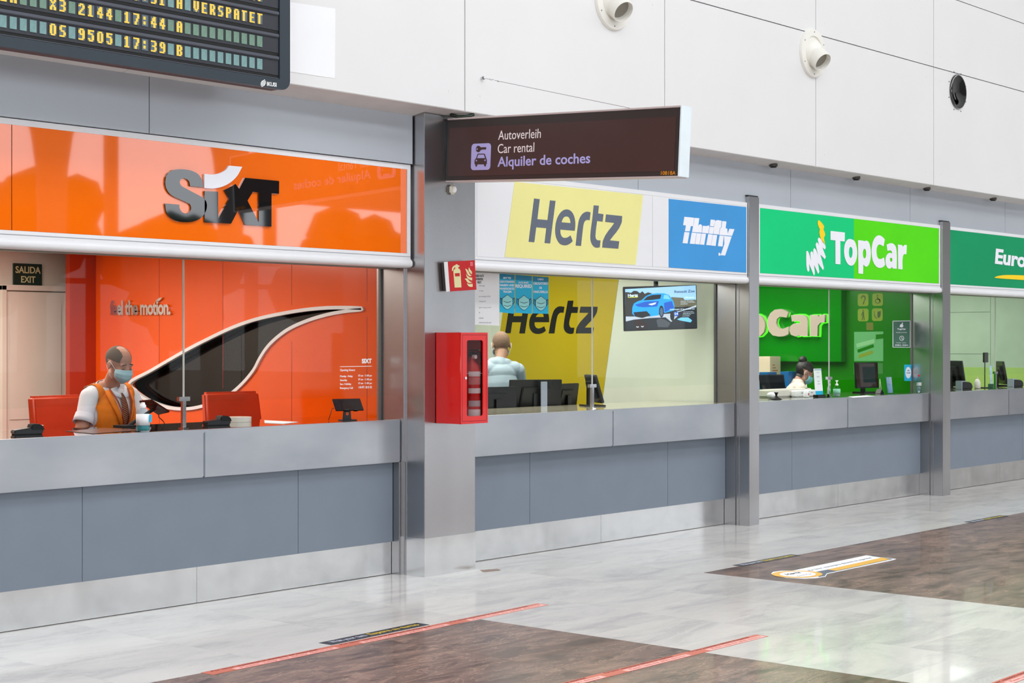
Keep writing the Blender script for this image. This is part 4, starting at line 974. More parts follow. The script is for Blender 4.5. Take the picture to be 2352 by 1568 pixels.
# Booth 2 : yellow partition
XQ = 12.18
py_ = empty('wall_yellow', (XQ, 10, .2), kind='structure')
B('wall_sheet', CREAM, py_, XQ, XQ + .09, 8.125, 12.2, 0, 3.1)
FQ = FX(XQ)
flatpx('yellow_field', [[(1168, 620), (1424, 620), (1378, 960), (1122, 960)]], FQ, YELW, py_, lift=.001)
q2 = dict(x0=1140, y0=620, sc=8.4)
for L in ([(255, 700), (365, 700), (335, 888), (500, 888), (530, 700), (638, 700), (555, 1222), (448, 1222), (482, 1006), (312, 1006), (280, 1218), (174, 1216)],
          [(1025, 1005), (742, 1005), (745, 1060), (775, 1110), (830, 1125), (930, 1085), (962, 1168), (900, 1212), (800, 1232), (710, 1205), (655, 1130), (640, 1030), (655, 930), (720, 820), (820, 760), (930, 770), (1005, 840), (1022, 930)],
          [(1015, 1222), (1080, 880), (1130, 760), (1200, 705), (1260, 700), (1320, 710), (1300, 826), (1240, 822), (1190, 870), (1170, 940), (1125, 1222)],
          [(1385, 590), (1493, 590), (1477, 708), (1587, 712), (1570, 826), (1452, 826), (1412, 1060), (1440, 1110), (1510, 1112), (1492, 1222), (1430, 1232), (1350, 1200), (1310, 1130), (1310, 1020), (1355, 760)],
          [(1630, 705), (1960, 708), (1938, 830), (1712, 1108), (1888, 1110), (1865, 1222), (1540, 1222), (1560, 1106), (1785, 826), (1610, 824)]):
    holes = [[(765, 905), (920, 905), (915, 860), (880, 835), (830, 840), (785, 870)]] if L[0] == (1025, 1005) else []
    flatpx('letter_black', [L] + holes, FQ, mat('wall_logo_black', (.06, .07, .07), .2, coat=.3), py_, lift=.003, **q2)
# posters on the glass
FG2 = FY(YG2 - .0055)
pr = empty('rate_poster', PY(1120, 747, YG2 - .006), 'white printed rate list taped on glass beside the wide pillar', 'poster')
rectpx('sheet', [(1088, 626), (1146.5, 628), (1146.5, 747.5), (1088, 745)], FG2, PAPER, pr, .0008)
for s_, a, b, y in (('GREEN RATE', 1090, 1111, 636), ('WHENEVER', 1092, 1109, 643.5), ('FIRST', 1096, 1105.5, 651)): textpx('text_line', s_, (a, y), (b, y + .2), (a, y - 5.5), FG2, DKTXT, pr, bold=.03, depth=.0005, lift=.0009)
for i, (b, y) in enumerate(((1113, 657.5), (1110, 669.5), (1126, 682.5), (1115, 694), (1128, 708), (1102, 719), (1110, 731.5), (1128, 742))): textpx('text_line', ['Fuel rate', 'no charge', 'per exchange (CDW)', 'exchange PAI', 'glass coverage (LDW)', 'free', 'included', 'www.hertz-rates.com'][i], (1100, y), (b, y + .2), (1100, y - 3.6), FG2, GREYTXT, pr, depth=.0005, lift=.0009)
names = [('BITTE|GESICHTSMASKEN|NASEN UND|MUNDSCHUTZ|TRAGEN', 1147, 1182, 'leftmost blue mask poster taped inside the glass'), ('FACE MASK|REQUIRED', 1183, 1222, 'middle blue face mask poster reading required'), ('USO|OBLIGATORIO|DE|MASCARILLA', 1223, 1260, 'rightmost blue mask poster, in Spanish, on the glass')]
for txt, a, b, lb in names:
    sk = (a - 1147) * .075
    pm = empty('mask_poster', PY((a + b) / 2, 722, YG2 - .006), lb, 'poster')
    rectpx('sheet', [(a + .3, 628 + sk), (b - .3, 631 + sk), (b - .3, 720.5), (a + .3, 716.5 + sk * .5)], FG2, AQUA, pm, .0008)
    rectpx('band', [(a + .3, 628 + sk), (b - .3, 631 + sk), (b - .3, 642 + sk), (a + .3, 640 + sk)], FG2, AQUA2, pm, .0005, .0009)
    ls = txt.split('|'); n = len(ls); y = 640 + sk
    if n == 2: spec = [(646.5, 650.8, .20), (652.5, 661.8, .02)]
    elif n == 5: spec = [(636, 640, .25), (644, 649, .03), (652, 657, .03), (660, 665, .03), (667, 672, .22)]
    else: spec = [(639, 643, .32), (648, 653.5, .05), (658, 663, .42), (667, 672.5, .05)]
    for l_, (yt, yb, pad) in zip(ls, spec):
        wpx = b - a; yo = 0 if n != 4 else 0
        textpx('text_line', l_, (a + wpx * pad, yb), (b - wpx * pad, yb + .4), (a + wpx * pad, yt), FG2, LOGOW, pm, bold=.03, depth=.0005, lift=.0012)
    cx_ = (a + b) / 2 + .5; ym = 694 + sk * .55
    outl = [(-12.5, -9), (-6, -13.5), (0, -17.5), (6, -13.5), (12.5, -9), (12.5, 5), (8, 12), (0, 17), (-8, 12), (-12.5, 5)]
    flatpx('mask_outline', [[(cx_ + p[0], ym + p[1]) for p in outl]], FG2, NAVY, pm, lift=.0012, depth=.0004)
    flatpx('mask_print', [[(cx_ + p[0] * .92, ym + p[1] * .93) for p in outl]], FG2, MINT, pm, lift=.0018, depth=.0004)
    for s in (-1, 1): flatpx('mask_outline', [[(cx_ + s * 12.3, ym - 8), (cx_ + s * 16.5, ym - 11), (cx_ + s * 17, ym), (cx_ + s * 12.3, ym + 6)], [(cx_ + s * 13.4, ym - 6.5), (cx_ + s * 15.5, ym - 8.5), (cx_ + s * 15.8, ym - .5), (cx_ + s * 13.4, ym + 3.5)]], FG2, NAVY, pm, lift=.0012, depth=.0004)
    for dy in (-2, 7): flatpx('mask_outline', [[(cx_ - 9, ym + dy - 1), (cx_, ym + dy + 1.6), (cx_ + 9, ym + dy - 1), (cx_ + 9, ym + dy), (cx_, ym + dy + 2.9), (cx_ - 9, ym + dy)]], FG2, NAVY, pm, lift=.0022, depth=.0004)

# television hanging in booth 2
tvc = PY(1517, 707, 8.42)
ex_ = Vector((.872, -.489, .036)).normalized(); ez_ = Vector((-.03, -.02, 1)); ez_ = (ez_ - ex_ * ez_.dot(ex_)).normalized(); ey_ = ez_.cross(ex_)
dep = tvc.x * _f[0] + tvc.y * _f[1]
def _al(px):                                             # distance along the screen's own x axis to the edge seen at px
    u = (px - CX) / FPX; a0 = tvc.x * _r[0] + tvc.y * _r[1]; b0 = ex_.x * _r[0] + ex_.y * _r[1]; b1 = ex_.x * _f[0] + ex_.y * _f[1]
    return (u * dep - a0) / (b0 - u * b1)
sl_, sr_ = _al(1433), _al(1601); tvc = tvc + ex_ * (sl_ + sr_) / 2; tw = sr_ - sl_; dep = tvc.x * _f[0] + tvc.y * _f[1]; th_ = 101.5 * dep / FPX
tv = empty('television', tvc - Vector((0, 0, th_ / 2)), 'wall-hung television showing a blue car advert', 'television')
fo = tvc - ey_ * .0
FT = (tvc - ex_ * tw / 2 - ez_ * th_ / 2, ex_, ez_, -ey_)
MT = Matrix((ex_, ey_, ez_)).transposed().to_4x4(); MT.translation = tvc
G().box(-tw / 2, tw / 2, .0, .022, -th_ / 2, th_ / 2).xf(MT).obj('housing', BLACK, tv, .004)
G().box(-.1, .1, .022, .10, -.1, .1).cyl((0, .09, 0), (0, .09, th_ / 2 + .37), .02).xf(MT).obj('bracket', BLACKM, tv)
def em(name, col, e=.9): return mat(name, col, .3, emit=e, var=.03)
def scr(name, pts, m, lift=.001):                        # points in the crop of the screen (0..2240 x 0..1568 at 11.2 px per px)
    out = []
    for a, b in pts:
        # screen quad corners in the crop
        u = (a - 148) / (2020 - 148); yt = 178 + (155 - 178) * u; yb = 1352 + (1270 - 1352) * u
        v = (yb - b) / (yb - yt); out.append((u * tw, v * th_))
    return flat(name, [out], FT, m, tv, .0006, lift)
scr('picture', [(188, 240), (1995, 165), (2000, 700), (188, 700)], em('screen_sky', (.62, .80, .94)), .001)
scr('picture', [(188, 620), (1995, 540), (2000, 1240), (188, 1310)], em('screen_dark', (.10, .12, .15)), .0016)
scr('picture', [(188, 320), (260, 320), (330, 340), (400, 285), (480, 290), (560, 350), (620, 300), (680, 370), (760, 330), (860, 360), (860, 700), (600, 900), (188, 950)], em('screen_trees', (.17, .16, .15)), .0022)
scr('picture', [(1350, 460), (1660, 480), (1700, 540), (1995, 530), (1995, 700), (1400, 720)], em('screen_rock', (.40, .38, .30)), .0022)
scr('picture', [(188, 960), (800, 960), (1100, 900), (1400, 880), (1995, 670), (1995, 720), (1500, 830), (1500, 960), (1340, 1100), (1200, 980), (800, 1000), (400, 1040), (188, 1090)], em('screen_road', (.72, .76, .82)), .0024)
CARB = em('screen_car_blue', (.06, .62, .95)); CARD = em('screen_car_deep', (.04, .33, .75)); CARL = em('screen_car_light', (.45, .78, .95)); CARK = em('screen_car_black', (.05, .06, .09))
scr('picture', [(360, 720), (400, 620), (500, 560), (600, 530), (720, 420), (860, 370), (1010, 355), (1170, 360), (1290, 400), (1350, 480), (1400, 560), (1430, 660), (1430, 800), (1170, 870), (1100, 700), (1050, 780), (1020, 930), (860, 950), (420, 960), (350, 880)], CARB, .0028)
scr('picture', [(640, 540), (740, 440), (880, 400), (1100, 390), (1070, 500), (860, 530)], CARK, .0034)
scr('picture', [(1150, 500), (1170, 400), (1270, 410), (1330, 520)], CARL, .0034)
scr('picture', [(420, 650), (700, 570), (1040, 560), (990, 700), (640, 720), (500, 700)], CARD, .0032)
scr('picture', [(1160, 610), (1370, 560), (1420, 740), (1180, 850)], CARD, .0032)
scr('picture', [(380, 850), (720, 820), (820, 930), (600, 1000), (420, 960)], CARK, .0036)
scr('picture', [(760, 640), (970, 590), (940, 640), (840, 670)], em('screen_light', (.85, .92, .97)), .004)
for cx_, cy_, rx_, ry_ in ((1095, 830, 62, 155), (1370, 950, 55, 120)):
    scr('picture', [(cx_ + rx_ * math.cos(a), cy_ + ry_ * math.sin(a)) for a in [2 * math.pi * k / 20 for k in range(20)]], CARK, .0038)
scr('picture', [(1095 + 40 * math.cos(a), 840 + 110 * math.sin(a)) for a in [2 * math.pi * k / 20 for k in range(20)]], em('screen_rim', (.30, .38, .50)), .0044)
for pts in ([(400, 1050), (520, 1040), (700, 1120), (720, 1260), (420, 1300)],): scr('picture', pts, em('screen_cabin', (.16, .07, .07)), .004)
scr('picture', [(960, 1060), (1040, 1010), (1180, 1040), (1320, 1130), (1250, 1240), (1000, 1230)], em('screen_seat', (.28, .30, .33)), .004)
scr('picture', [(1490, 1030), (1600, 985), (1780, 980), (1880, 1060), (1840, 1110), (1560, 1060)], CARL, .004)
for cx_, cy_ in ((478, 1215), (600, 1205)): scr('picture', [(cx_ + 34 * math.cos(a), cy_ + 34 * math.sin(a)) for a in [math.pi * k / 10 for k in range(11)]] + [(cx_ + 20 * math.cos(a), cy_ + 16 * math.sin(a)) for a in [math.pi * k / 10 for k in range(10, -1, -1)]], MATS['screen_light'], .0046)
scr('picture', [(1425, 840), (1530, 840), (1525, 950), (1425, 950)], CARD, .0042)
def stx(s_, a, b, yb, yt, m, bold=.01):
    P = []
    for q_ in ((a, yb), (b, yb - (b - a) * .025), (a, yt)):
        u = (q_[0] - 148) / 1872; y1 = 178 - 23 * u; y2 = 1352 - 82 * u; P.append((u * tw, (y2 - q_[1]) / (y2 - y1) * th_))
    text('caption', s_, P[0], P[1], P[2], FT, m, tv, bold=bold, depth=.0005, lift=.0048)
stx('Hertz', 250, 505, 445, 370, MATS['screen_light'], .04); stx('Renault Zoe', 1435, 1962, 357, 290, em('screen_navy', (.10, .15, .35)), .01)
scr('picture', [(250, 455), (500, 442), (498, 460), (250, 468)], em('screen_yellow', (.85, .88, .25)), .0046)
stx('Advantages of an electric car', 1305, 1955, 805, 760, MATS['screen_light']); stx('100% electric', 1700, 1950, 495, 455, MATS['screen_light'])
for i, (b_, y_) in enumerate(((1925, 580), (1960, 615), (1775, 650))): stx(['automatic, full comfort', 'consumption 17.2 kWh/100km', 'zero emissions'][i], 1590, b_, y_, y_ - 22, MATS['screen_light'])
for i, (a_, b_, y_) in enumerate(((1660, 1915, 850), (1650, 1935, 885), (1640, 1855, 920), (1635, 1815, 955))): stx(['easy and quick parking', 'comfortable and relaxed', 'driving experience', 'eco sustainable'][i], a_, b_, y_, y_ - 20, MATS['screen_light'])
stx('24', 1430, 1520, 920, 860, MATS['screen_light'], .02)

# monitors
def monitor(p, rz, w_, h_, label, tilt=0, lift=.08, front=BLACKG, back=BLACK, group=None, zc=ZC, base=.11):
    """screen faces local -y"""
    t = empty('monitor', p, label, 'monitor', group)
    M = Matrix.Translation(p) @ Matrix.Rotation(rz, 4, 'Z')
    Q = M @ Matrix.Translation((0, 0, lift + h_ / 2)) @ Matrix.Rotation(tilt, 4, 'X')
    G().box(-w_ / 2, w_ / 2, -.012, .012, -h_ / 2, h_ / 2).xf(Q).obj('bezel', back, t, .004)
    G().box(-w_ / 2 + .012, w_ / 2 - .012, -.0135, -.011, -h_ / 2 + .014, h_ / 2 - .012).xf(Q).obj('screen', front, t)
    G().prism([(-w_ * .32, .01, -h_ * .32), (w_ * .32, .01, -h_ * .32), (w_ * .26, .01, h_ * .30), (-w_ * .26, .01, h_ * .30)], (0, .028, 0)).xf(Q).obj('back_housing', back, t, .006)
    G().box(-.03, .03, .04, .058, .01, lift + h_ * .62).xf(M).obj('stand_neck', back, t, .002)
    G().cyl(Q @ Vector((0, .03, 0)), M @ Vector((0, .05, lift + h_ * .5)), .016, n=10).obj('hinge', back, t)
    G().box(-base, base, -.07, .10, 0, .012).xf(M).obj('foot', back, t, .003)
    return t
def deskp(px, y, z=.93): p = PY(px, 900, y); return Vector((p.x, y, z))
monitor(deskp(1138, 8.82), R(165), .40, .26, 'black monitor at the left end of the second counter', zc=.93, lift=.045)
m_ = monitor(deskp(1229, 8.86), R(148), .46, .30, 'large black monitor seen from behind with silver stand, before the man in pale shirt', lift=.055, tilt=R(-6))
G().box(-.028, .028, -.075, -.060, .05, .34).xf(Matrix.Translation(deskp(1243, 8.80)) @ Matrix.Rotation(R(-30), 4, 'Z')).obj('silver_column', mat('silver_plastic', (.62, .65, .70), .3, .5), m_, .003)
monitor(deskp(1296, 8.86), R(185), .38, .26, 'black monitor left of the chrome post at the second counter', lift=.055, tilt=R(-8))
mp = PZ(1452, 935, ZC); monitor(Vector((mp.x, 8.42, ZC)), R(55), .30, .24, 'tilted monitor seen edge-on under the television', lift=.025, tilt=R(-16), front=mat('screen_olive', (.30, .28, .16), .15))
# Booth 3 : green partition
XR = 15.868
pg = empty('wall_green', (XR, 10, .2), kind='structure')
B('wall_sheet', GRNW, pg, XR, XR + .09, 8.125, 12.2, 0, 3.1)
FR = FX(XR)
u0, z0 = pix(FR, 1943, 831); 
gb = empty('green_board', (XR - .05, 9.8, z0), 'raised green board with glowing cut-out letters on the right wall', 'board')
G().box(XR - .10, XR, -u0, 11.4, z0, 2.40).obj('board', GRNB, gb, .004)
FRB = FX(XR - .10)
qg = dict(x0=1740, y0=660, sc=6.357)
CC = [(500, 570), (430, 600), (380, 605), (335, 570), (318, 515), (330, 460), (370, 428), (420, 432), (470, 442), (495, 365), (440, 330), (380, 315), (300, 325), (235, 375), (198, 450), (192, 540), (215, 640), (270, 700), (360, 718), (440, 710), (500, 680)]
AA = [(535, 405), (620, 398), (700, 400), (760, 430), (780, 490), (780, 712), (675, 712), (660, 700), (600, 715), (535, 690), (512, 630), (530, 560), (580, 525), (672, 520), (665, 500), (620, 490), (550, 498)]
RR2 = [(815, 400), (925, 400), (935, 430), (980, 395), (1030, 395), (1025, 510), (960, 515), (925, 560), (920, 712), (815, 712)]
PP = [(-95, 404), (0, 402), (50, 395), (110, 430), (150, 500), (158, 570), (140, 650), (90, 705), (40, 716), (-8, 700), (-8, 800), (-95, 800)]
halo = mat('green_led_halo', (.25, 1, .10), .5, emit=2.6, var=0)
cream_l = mat('cream_letter_face', (.74, .66, .61), .4)
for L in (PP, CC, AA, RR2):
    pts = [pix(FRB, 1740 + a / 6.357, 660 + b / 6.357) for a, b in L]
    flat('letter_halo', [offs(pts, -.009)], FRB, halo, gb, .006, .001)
    flat('letter', [pts], FRB, cream_l, gb, .045, .025)
# round-cornered icon stickers, posters, hours panel
def rrect(cx_, cy_, w_, h_, r=.2, n=4):
    r *= min(w_, h_); out = []
    for sx, sy, a0 in ((1, 1, 0), (-1, 1, 90), (-1, -1, 180), (1, -1, 270)):
        for k in range(n + 1):
            a = R(a0 + 90 * k / n); out.append((cx_ + sx * (w_ / 2 - r) + r * math.cos(a), cy_ + sy * (h_ / 2 - r) + r * math.sin(a)))
    return out
ICG = mat('icon_dark_green', (.20, .32, .03), .5)
icons = [(1545, 180, 'hearing', 'ear icon'), (1757, 175, 'wheelchair', 'wheelchair icon'), (1545, 400, 'walker', 'walking figure icon'), (1752, 395, 'mask', 'two faces icon')]
for cx_, cy_, kd, lb in icons:
    a = pix(FR, 1740 + (cx_ - 80) / 6.357, 660 + (cy_ + 95) / 6.357); b = pix(FR, 1740 + (cx_ + 78) / 6.357, 660 + (cy_ - 92) / 6.357)
    ccx, ccy = (a[0] + b[0]) / 2, (a[1] + b[1]) / 2; w_, h_ = b[0] - a[0], b[1] - a[1]
    pos = tow(FR, ccx, ccy - h_ / 2)
    t = empty('access_sticker', pos, 'yellow-green sticker with %s on the green wall' % lb, 'sticker')
    flat('plate', [rrect(ccx, ccy, w_, h_)], FR, ICONY, t, .002, .001)
    def ic(pts): flat('pictogram', [[(ccx + x * w_, ccy + y * h_) for x, y in pts]], FR, ICG, t, .001, .003)
    circ = lambda x, y, r, n=12: [(x + r * math.cos(2 * math.pi * k / n), y + r * .85 * math.sin(2 * math.pi * k / n)) for k in range(n)]
    if kd == 'walker':
        ic(circ(0, .36, .06)); ic([(-.07, .28), (.07, .28), (.08, .0), (.14, -.40), (.07, -.40), (0, -.08), (-.06, -.40), (-.14, -.40), (-.05, 0)]); ic([(-.08, .2), (-.2, -.05), (-.17, -.07), (-.05, .1)])
    elif kd == 'wheelchair':
        ic(circ(-.02, .34, .06)); ic([(-.06, .26), (.02, .26), (.03, .08), (.2, .06), (.28, -.18), (.2, -.2), (.13, -.02), (-.04, 0)]); flat('pictogram', [[(ccx + x * w_, ccy + y * h_) for x, y in circ(0, -.12, .24)], [(ccx + x * w_, ccy + y * h_) for x, y in circ(0, -.12, .18)]], FR, ICG, t, .001, .003)
    elif kd == 'hearing':
        ic([(-.2, .1), (-.15, .3), (.02, .38), (.2, .28), (.24, .1), (.12, -.12), (.08, -.32), (-.04, -.38), (-.02, -.3), (.03, -.14), (.14, .08), (.12, .2), (0, .28), (-.1, .2), (-.13, .08)])
    else:
        ic([(-.3, .3), (-.26, .3), (-.24, -.05), (-.12, -.22), (.0, -.26), (.0, -.3), (-.15, -.27), (-.29, -.1)]); ic([(.02, .24), (.32, .28), (.3, -.05), (.18, -.26), (.04, -.22), (0, -.05)])
def sticker(fr, pts, m, label, cat='poster', name='wall_poster', depth=.0012, extra=None, lift=.001):
    L = [pix(fr, *p) for p in pts]; cx_ = sum(p[0] for p in L) / 4; cb = min(p[1] for p in L)
    t = empty(name, tow(fr, cx_, cb), label, cat); flat('sheet', [L], fr, m, t, depth, lift); return t
t = sticker(FR, [(1990, 740.5), (2006, 740.5), (2006, 758), (1990.5, 758)], mat('amber_green', (.42, .45, .05), .5), 'small amber card on the green wall below the icon stickers', 'card')
t = sticker(FR, [(1962, 762), (2029, 761), (2029, 829), (1962, 829)], POSTG, 'pale green poster with tilted stripes on the green wall')
for pts, m in (([(1967, 789), (2008, 778), (2010, 787), (1968, 798)], mat('mint_stripe', (.55, .80, .55), .5)), ([(1969, 803), (2006, 790), (2008, 797), (1971, 810)], GRNW), ([(1972, 815), (2004, 804), (2006, 811), (1973, 823)], ICONY), ([(2012, 768), (2029, 767), (2029, 777), (2012, 779)], GRNW)): flatpx('print', [pts], FR, m, t, lift=.0025, depth=.0006)
t = sticker(FR, [(1961, 835), (2028, 834), (2028, 858), (1961, 860)], mat('green_poster', (.22, .52, .22), .5), 'darker green poster partly behind the third booth monitor')
hp = sticker(FG2, [(2050, 736.5), (2091, 736), (2091, 798), (2050, 797.5)], mat('grey_green_panel', (.24, .42, .34), .4), 'grey green hours panel with clock on the third glass screen', 'decal', 'hours_sticker', .0008, lift=0)
for L in ([(2050, 736.5), (2091, 736), (2091, 737.3), (2050, 737.8)], [(2050, 796.5), (2091, 797), (2091, 798), (2050, 797.5)], [(2050, 737), (2051.3, 737), (2051.3, 797), (2050, 797)], [(2089.8, 737), (2091, 737), (2091, 797.5), (2089.8, 797.5)]): flatpx('border', [L], FG2, LOGOW, hp, lift=.001, depth=.0004)
textpx('lettering', 'TopCar', (2060.5, 758.5), (2080.5, 758.3), (2060.5, 753.5), FG2, LOGOW, hp, bold=.04, lift=.001, depth=.0004)
textpx('lettering', 'HORARIO DE OFICINA', (2058, 764.3), (2083, 764.3), (2058, 762.4), FG2, LOGOW, hp, lift=.001, depth=.0004)
textpx('lettering', 'Monday - Sunday', (2059, 788.3), (2081, 788.5), (2059, 785.8), FG2, LOGOW, hp, lift=.001, depth=.0004)
textpx('lettering', '07:00 h - 23:00 h', (2056, 794), (2085.5, 794.2), (2056, 790.6), FG2, LOGOW, hp, bold=.02, lift=.001, depth=.0004)
c_ = [(2071 + 5.2 * math.cos(a), 776.5 + 5.6 * math.sin(a)) for a in [2 * math.pi * k / 24 for k in range(24)]]; c2 = [(2071 + 4.2 * math.cos(a), 776.5 + 4.6 * math.sin(a)) for a in [2 * math.pi * k / 24 for k in range(24)]]
flatpx('clock', [c_, c2], FG2, LOGOW, hp, lift=.001, depth=.0004); flatpx('clock', [[(2070.5, 773), (2071.3, 773), (2071.4, 776), (2074, 779), (2073.3, 779.6), (2070.5, 776.8)]], FG2, LOGOW, hp, lift=.001, depth=.0004)
flatpx('emblem', [[(2066, 750), (2068, 745), (2071, 744), (2072, 740), (2073.5, 741), (2073, 746), (2075, 748), (2072, 751.5)]], FG2, LOGOW, hp, lift=.001, depth=.0004)
bs = sticker(FG2, [(2077, 837), (2094.5, 837), (2094.5, 874.5), (2077, 874.5)], AQUA, 'blue sticker with a white oval low on the third glass screen', 'sticker', 'safety_sticker', .0008, lift=0)
flatpx('oval', [[(2086 + 6.6 * math.cos(a), 855.5 + 13 * math.sin(a)) for a in [2 * math.pi * k / 24 for k in range(24)]]], FG2, LOGOW, bs, lift=.001, depth=.0004)
textpx('lettering', 'safe', (2083.5, 852), (2088.5, 852), (2083.5, 848.5), FG2, AQUA2, bs, bold=.03, lift=.0016, depth=.0003); textpx('lettering', 'travels', (2081.5, 857.5), (2090.5, 857.5), (2081.5, 854), FG2, AQUA2, bs, bold=.03, lift=.0016, depth=.0003)

# things on the third counter
def at(px, y, z=ZC): p = PY(px, 900, y); return Vector((p.x, y, z))
monitor(Vector((at(1776, 8.62).x, 8.62, .93)), R(-18), .31, .30, 'black monitor leaning back left of the woman', lift=.05, tilt=R(-12), front=mat('screen_night', (.03, .06, .08), .1))
monitor(Vector((at(1990, 8.45).x, 8.45, ZC)), R(-14), .34, .27, 'portrait monitor with brown screen at the right of the third counter', lift=.05, tilt=R(-3), front=mat('screen_brown', (.22, .14, .08), .08, coat=.8))
bx = at(1764, 9.7, .93)
cabn = G().box(bx.x - .25, bx.x + .25, 9.5, 9.88, .0, .928).obj('low_cabinet', OFFW, None, .005); tag(cabn, 'low cream cabinet under the carton in the green booth', 'cabinet')
t = empty('carton', (bx.x, 9.7, .93), 'cream cardboard carton stacked behind the third booth monitor', 'box')
G().box(bx.x - .12, bx.x + .10, 9.6, 9.8, .93, 1.44).obj('box', CARDB, t, .003); 
for k, (xa, xb) in enumerate(((-.07, -.02), (-.07, .0), (-.07, .04))): rect2('print', bx.x + xa, bx.x + xb, 1.34 - .03 * k, 1.352 - .03 * k, FY(9.6), mat('rust_print', (.75, .45, .32), .6), t, .0006)
for i, px in enumerate((1764, 1812)):
    p = at(px, 9.05, .93)
    t = empty('blue_display_box', p, ['blue leaflet carton directly left of the leaning monitor', 'blue leaflet carton between leaning monitor and woman'][i], 'box')
    G().box(p.x - .09, p.x + .09, 9.0, 9.1, .93, 1.29).obj('box', mat('display_blue', (.05, .38, .62), .4), t, .003)
    G().lathe((p.x - .02, 8.999, 1.1), [(0, 0), (.045, 0), (.045, .003), (0, .003)], 20, axis=(0, -1, 0)).obj('badge', LOGOW, t)
pr_ = at(1818, 8.44)
t = empty('printer', pr_, 'long low white printer on the third counter in front of the woman', 'printer')
G().box(pr_.x - .42, pr_.x + .30, 8.38, 8.56, ZC, ZC + .075).obj('body', OFFW, t, .012, 3, 40)
G().box(pr_.x - .12, pr_.x + .28, 8.30, 8.38, ZC, ZC + .062).obj('tray', WHITE, t, .008, 3, 40)
for dx in (-.05, .05, .13): G().box(pr_.x + dx, pr_.x + dx + .035, 8.298, 8.30, ZC + .035, ZC + .041).obj('mark', GREYTXT, t)
wp = at(1772, 8.30); tag(G().sph(wp + Vector((0, 0, .03)), (.05, .04, .03), 14).obj('tissue', WHITE, None, smooth=True), 'crumpled white tissue at the left end of the third counter', 'tissue')
st = at(1783, 8.12)
t = empty('lamp_foot', st, 'small black waisted stand at the left end of the third counter', 'stand')
G().lathe(st, [(.045, 0), (.045, .006), (.02, .02), (.009, .035), (.012, .05), (.022, .064), (0, .066)], 20).obj('stand', BLACKM, t, smooth=40); G().lathe(st, [(.055, 0), (.055, .003), (0, .004)], 20).obj('foot', BLACK, t)
gl = at(1852, 8.20)
t = empty('glue_bottle', gl, 'white glue bottle with pointed tip before the woman', 'bottle')
G().lathe(gl, [(.026, 0), (.028, .01), (.027, .05), (.014, .075), (.010, .08)], 20).obj('bottle_body', WHITE, t, smooth=True); G().lathe(gl + Vector((0, 0, .08)), [(.011, 0), (.008, .02), (.003, .045), (0, .046)], 14).obj('tip', OFFW, t, smooth=True)
rect2('label', gl.x - .012, gl.x + .006, ZC + .02, ZC + .042, FY(gl.y - .0285), mat('rust_label', (.72, .25, .15), .5), t, .0006)
lf = at(1882, 8.13)
t = empty('leaflet_stand', lf, 'tall white leaflet in a black holder right of the woman', 'leaflet holder')
G().box(-.075, .075, -.028, .028, 0, .024).xf(Matrix.Translation(lf)).obj('holder', BLACK, t, .003)
G().prism([(-.072, 0, .02), (.072, 0, .02), (.068, .02, .275), (-.074, .02, .275)], (0, .003, 0)).xf(Matrix.Translation(lf)).obj('leaflet', PAPER, t)
G().prism([(-.069, -.0015, .022), (.069, -.0015, .022), (.069, .002, .06), (-.069, .002, .06)], (0, .001, 0)).xf(Matrix.Translation(lf)).obj('blue_foot', AQUA, t)
G().prism([(-.066, .0165, .262), (.062, .0165, .262), (.062, .017, .267), (-.066, .017, .267)], (0, .001, 0)).xf(Matrix.Translation(lf)).obj('blue_rule', AQUA2, t)
for k, (zz, s_) in enumerate(((.235, 'TopCar Reservas'), (.195, 'Mallorca'), (.15, 'Opening hours'), (.125, 'Company policy'))):
    yy = .0165 * (zz / .275) ** 1 - .002; textbox('print', s_, lf.x - .022, lf.x + .022, ZC + zz, ZC + zz + .007, FY(lf.y + .02 * (zz - .02) / .255 - .001), GREYTXT, t, depth=.0006)
pn = at(1922, 8.05); sanit(pn, 'pump bottle of hand gel with green labels right of the post', h=.125, r=.034, pump=True, labm=mat('green_white_label', (.55, .80, .68), .5, var=0), liq=mat('clear_gel', (.75, .80, .78), .1, trans=.5))
br = at(2046, 8.12)
t = empty('brochure_holder', br, 'clear holder of grey-blue brochures between monitor and water bottle', 'leaflet holder')
for k in range(3): G().prism([(-.048, .004 * k, .008), (.048, .004 * k, .008), (.05, .02 + .004 * k, .17), (-.05, .02 + .004 * k, .17)], (0, .002, 0)).xf(Matrix.Translation(br)).obj('brochure', mat('brochure_print', (.62, .70, .80), .4, var=.3, scale=14), t)
G().box(-.056, .056, -.008, -.005, 0, .10).box(-.056, .056, -.008, .035, 0, .006).box(-.056, -.053, -.008, .035, 0, .17).xf(Matrix.Translation(br)).obj('holder', CLEARP, t)
ph = at(2020, 8.2)
t = empty('phone_cradle', ph, 'small black cradle right of the portrait monitor', 'stand')
G().prism([(-.04, -.03, 0), (.05, -.03, 0), (.0, -.03, .05)], (0, .06, 0)).xf(Matrix.Translation(ph)).obj('cradle', BLACK, t, .003); G().tube([ph + Vector(v) for v in ((.0, 0, .05), (.01, 0, .15), (.035, 0, .05), (.05, 0, .003))], .003, 6).obj('cable', OFFW, t, smooth=True)
wt = at(2111.5, 8.02)
t = empty('water_bottle', wt, 'clear water bottle with red cap at the counter end', 'bottle')
G().lathe(wt, [(.026, 0), (.030, .01), (.030, .05), (.027, .06), (.030, .07), (.030, .12), (.024, .145), (.012, .165), (.011, .175)], 24).obj('bottle_body', CLEARP, t, smooth=True)
G().lathe(wt + Vector((0, 0, .003)), [(.027, 0), (.027, .065), (0, .066)], 20).obj('water', mat('water', (.75, .85, .88), .02, trans=.8, ior=1.33), t, smooth=True)
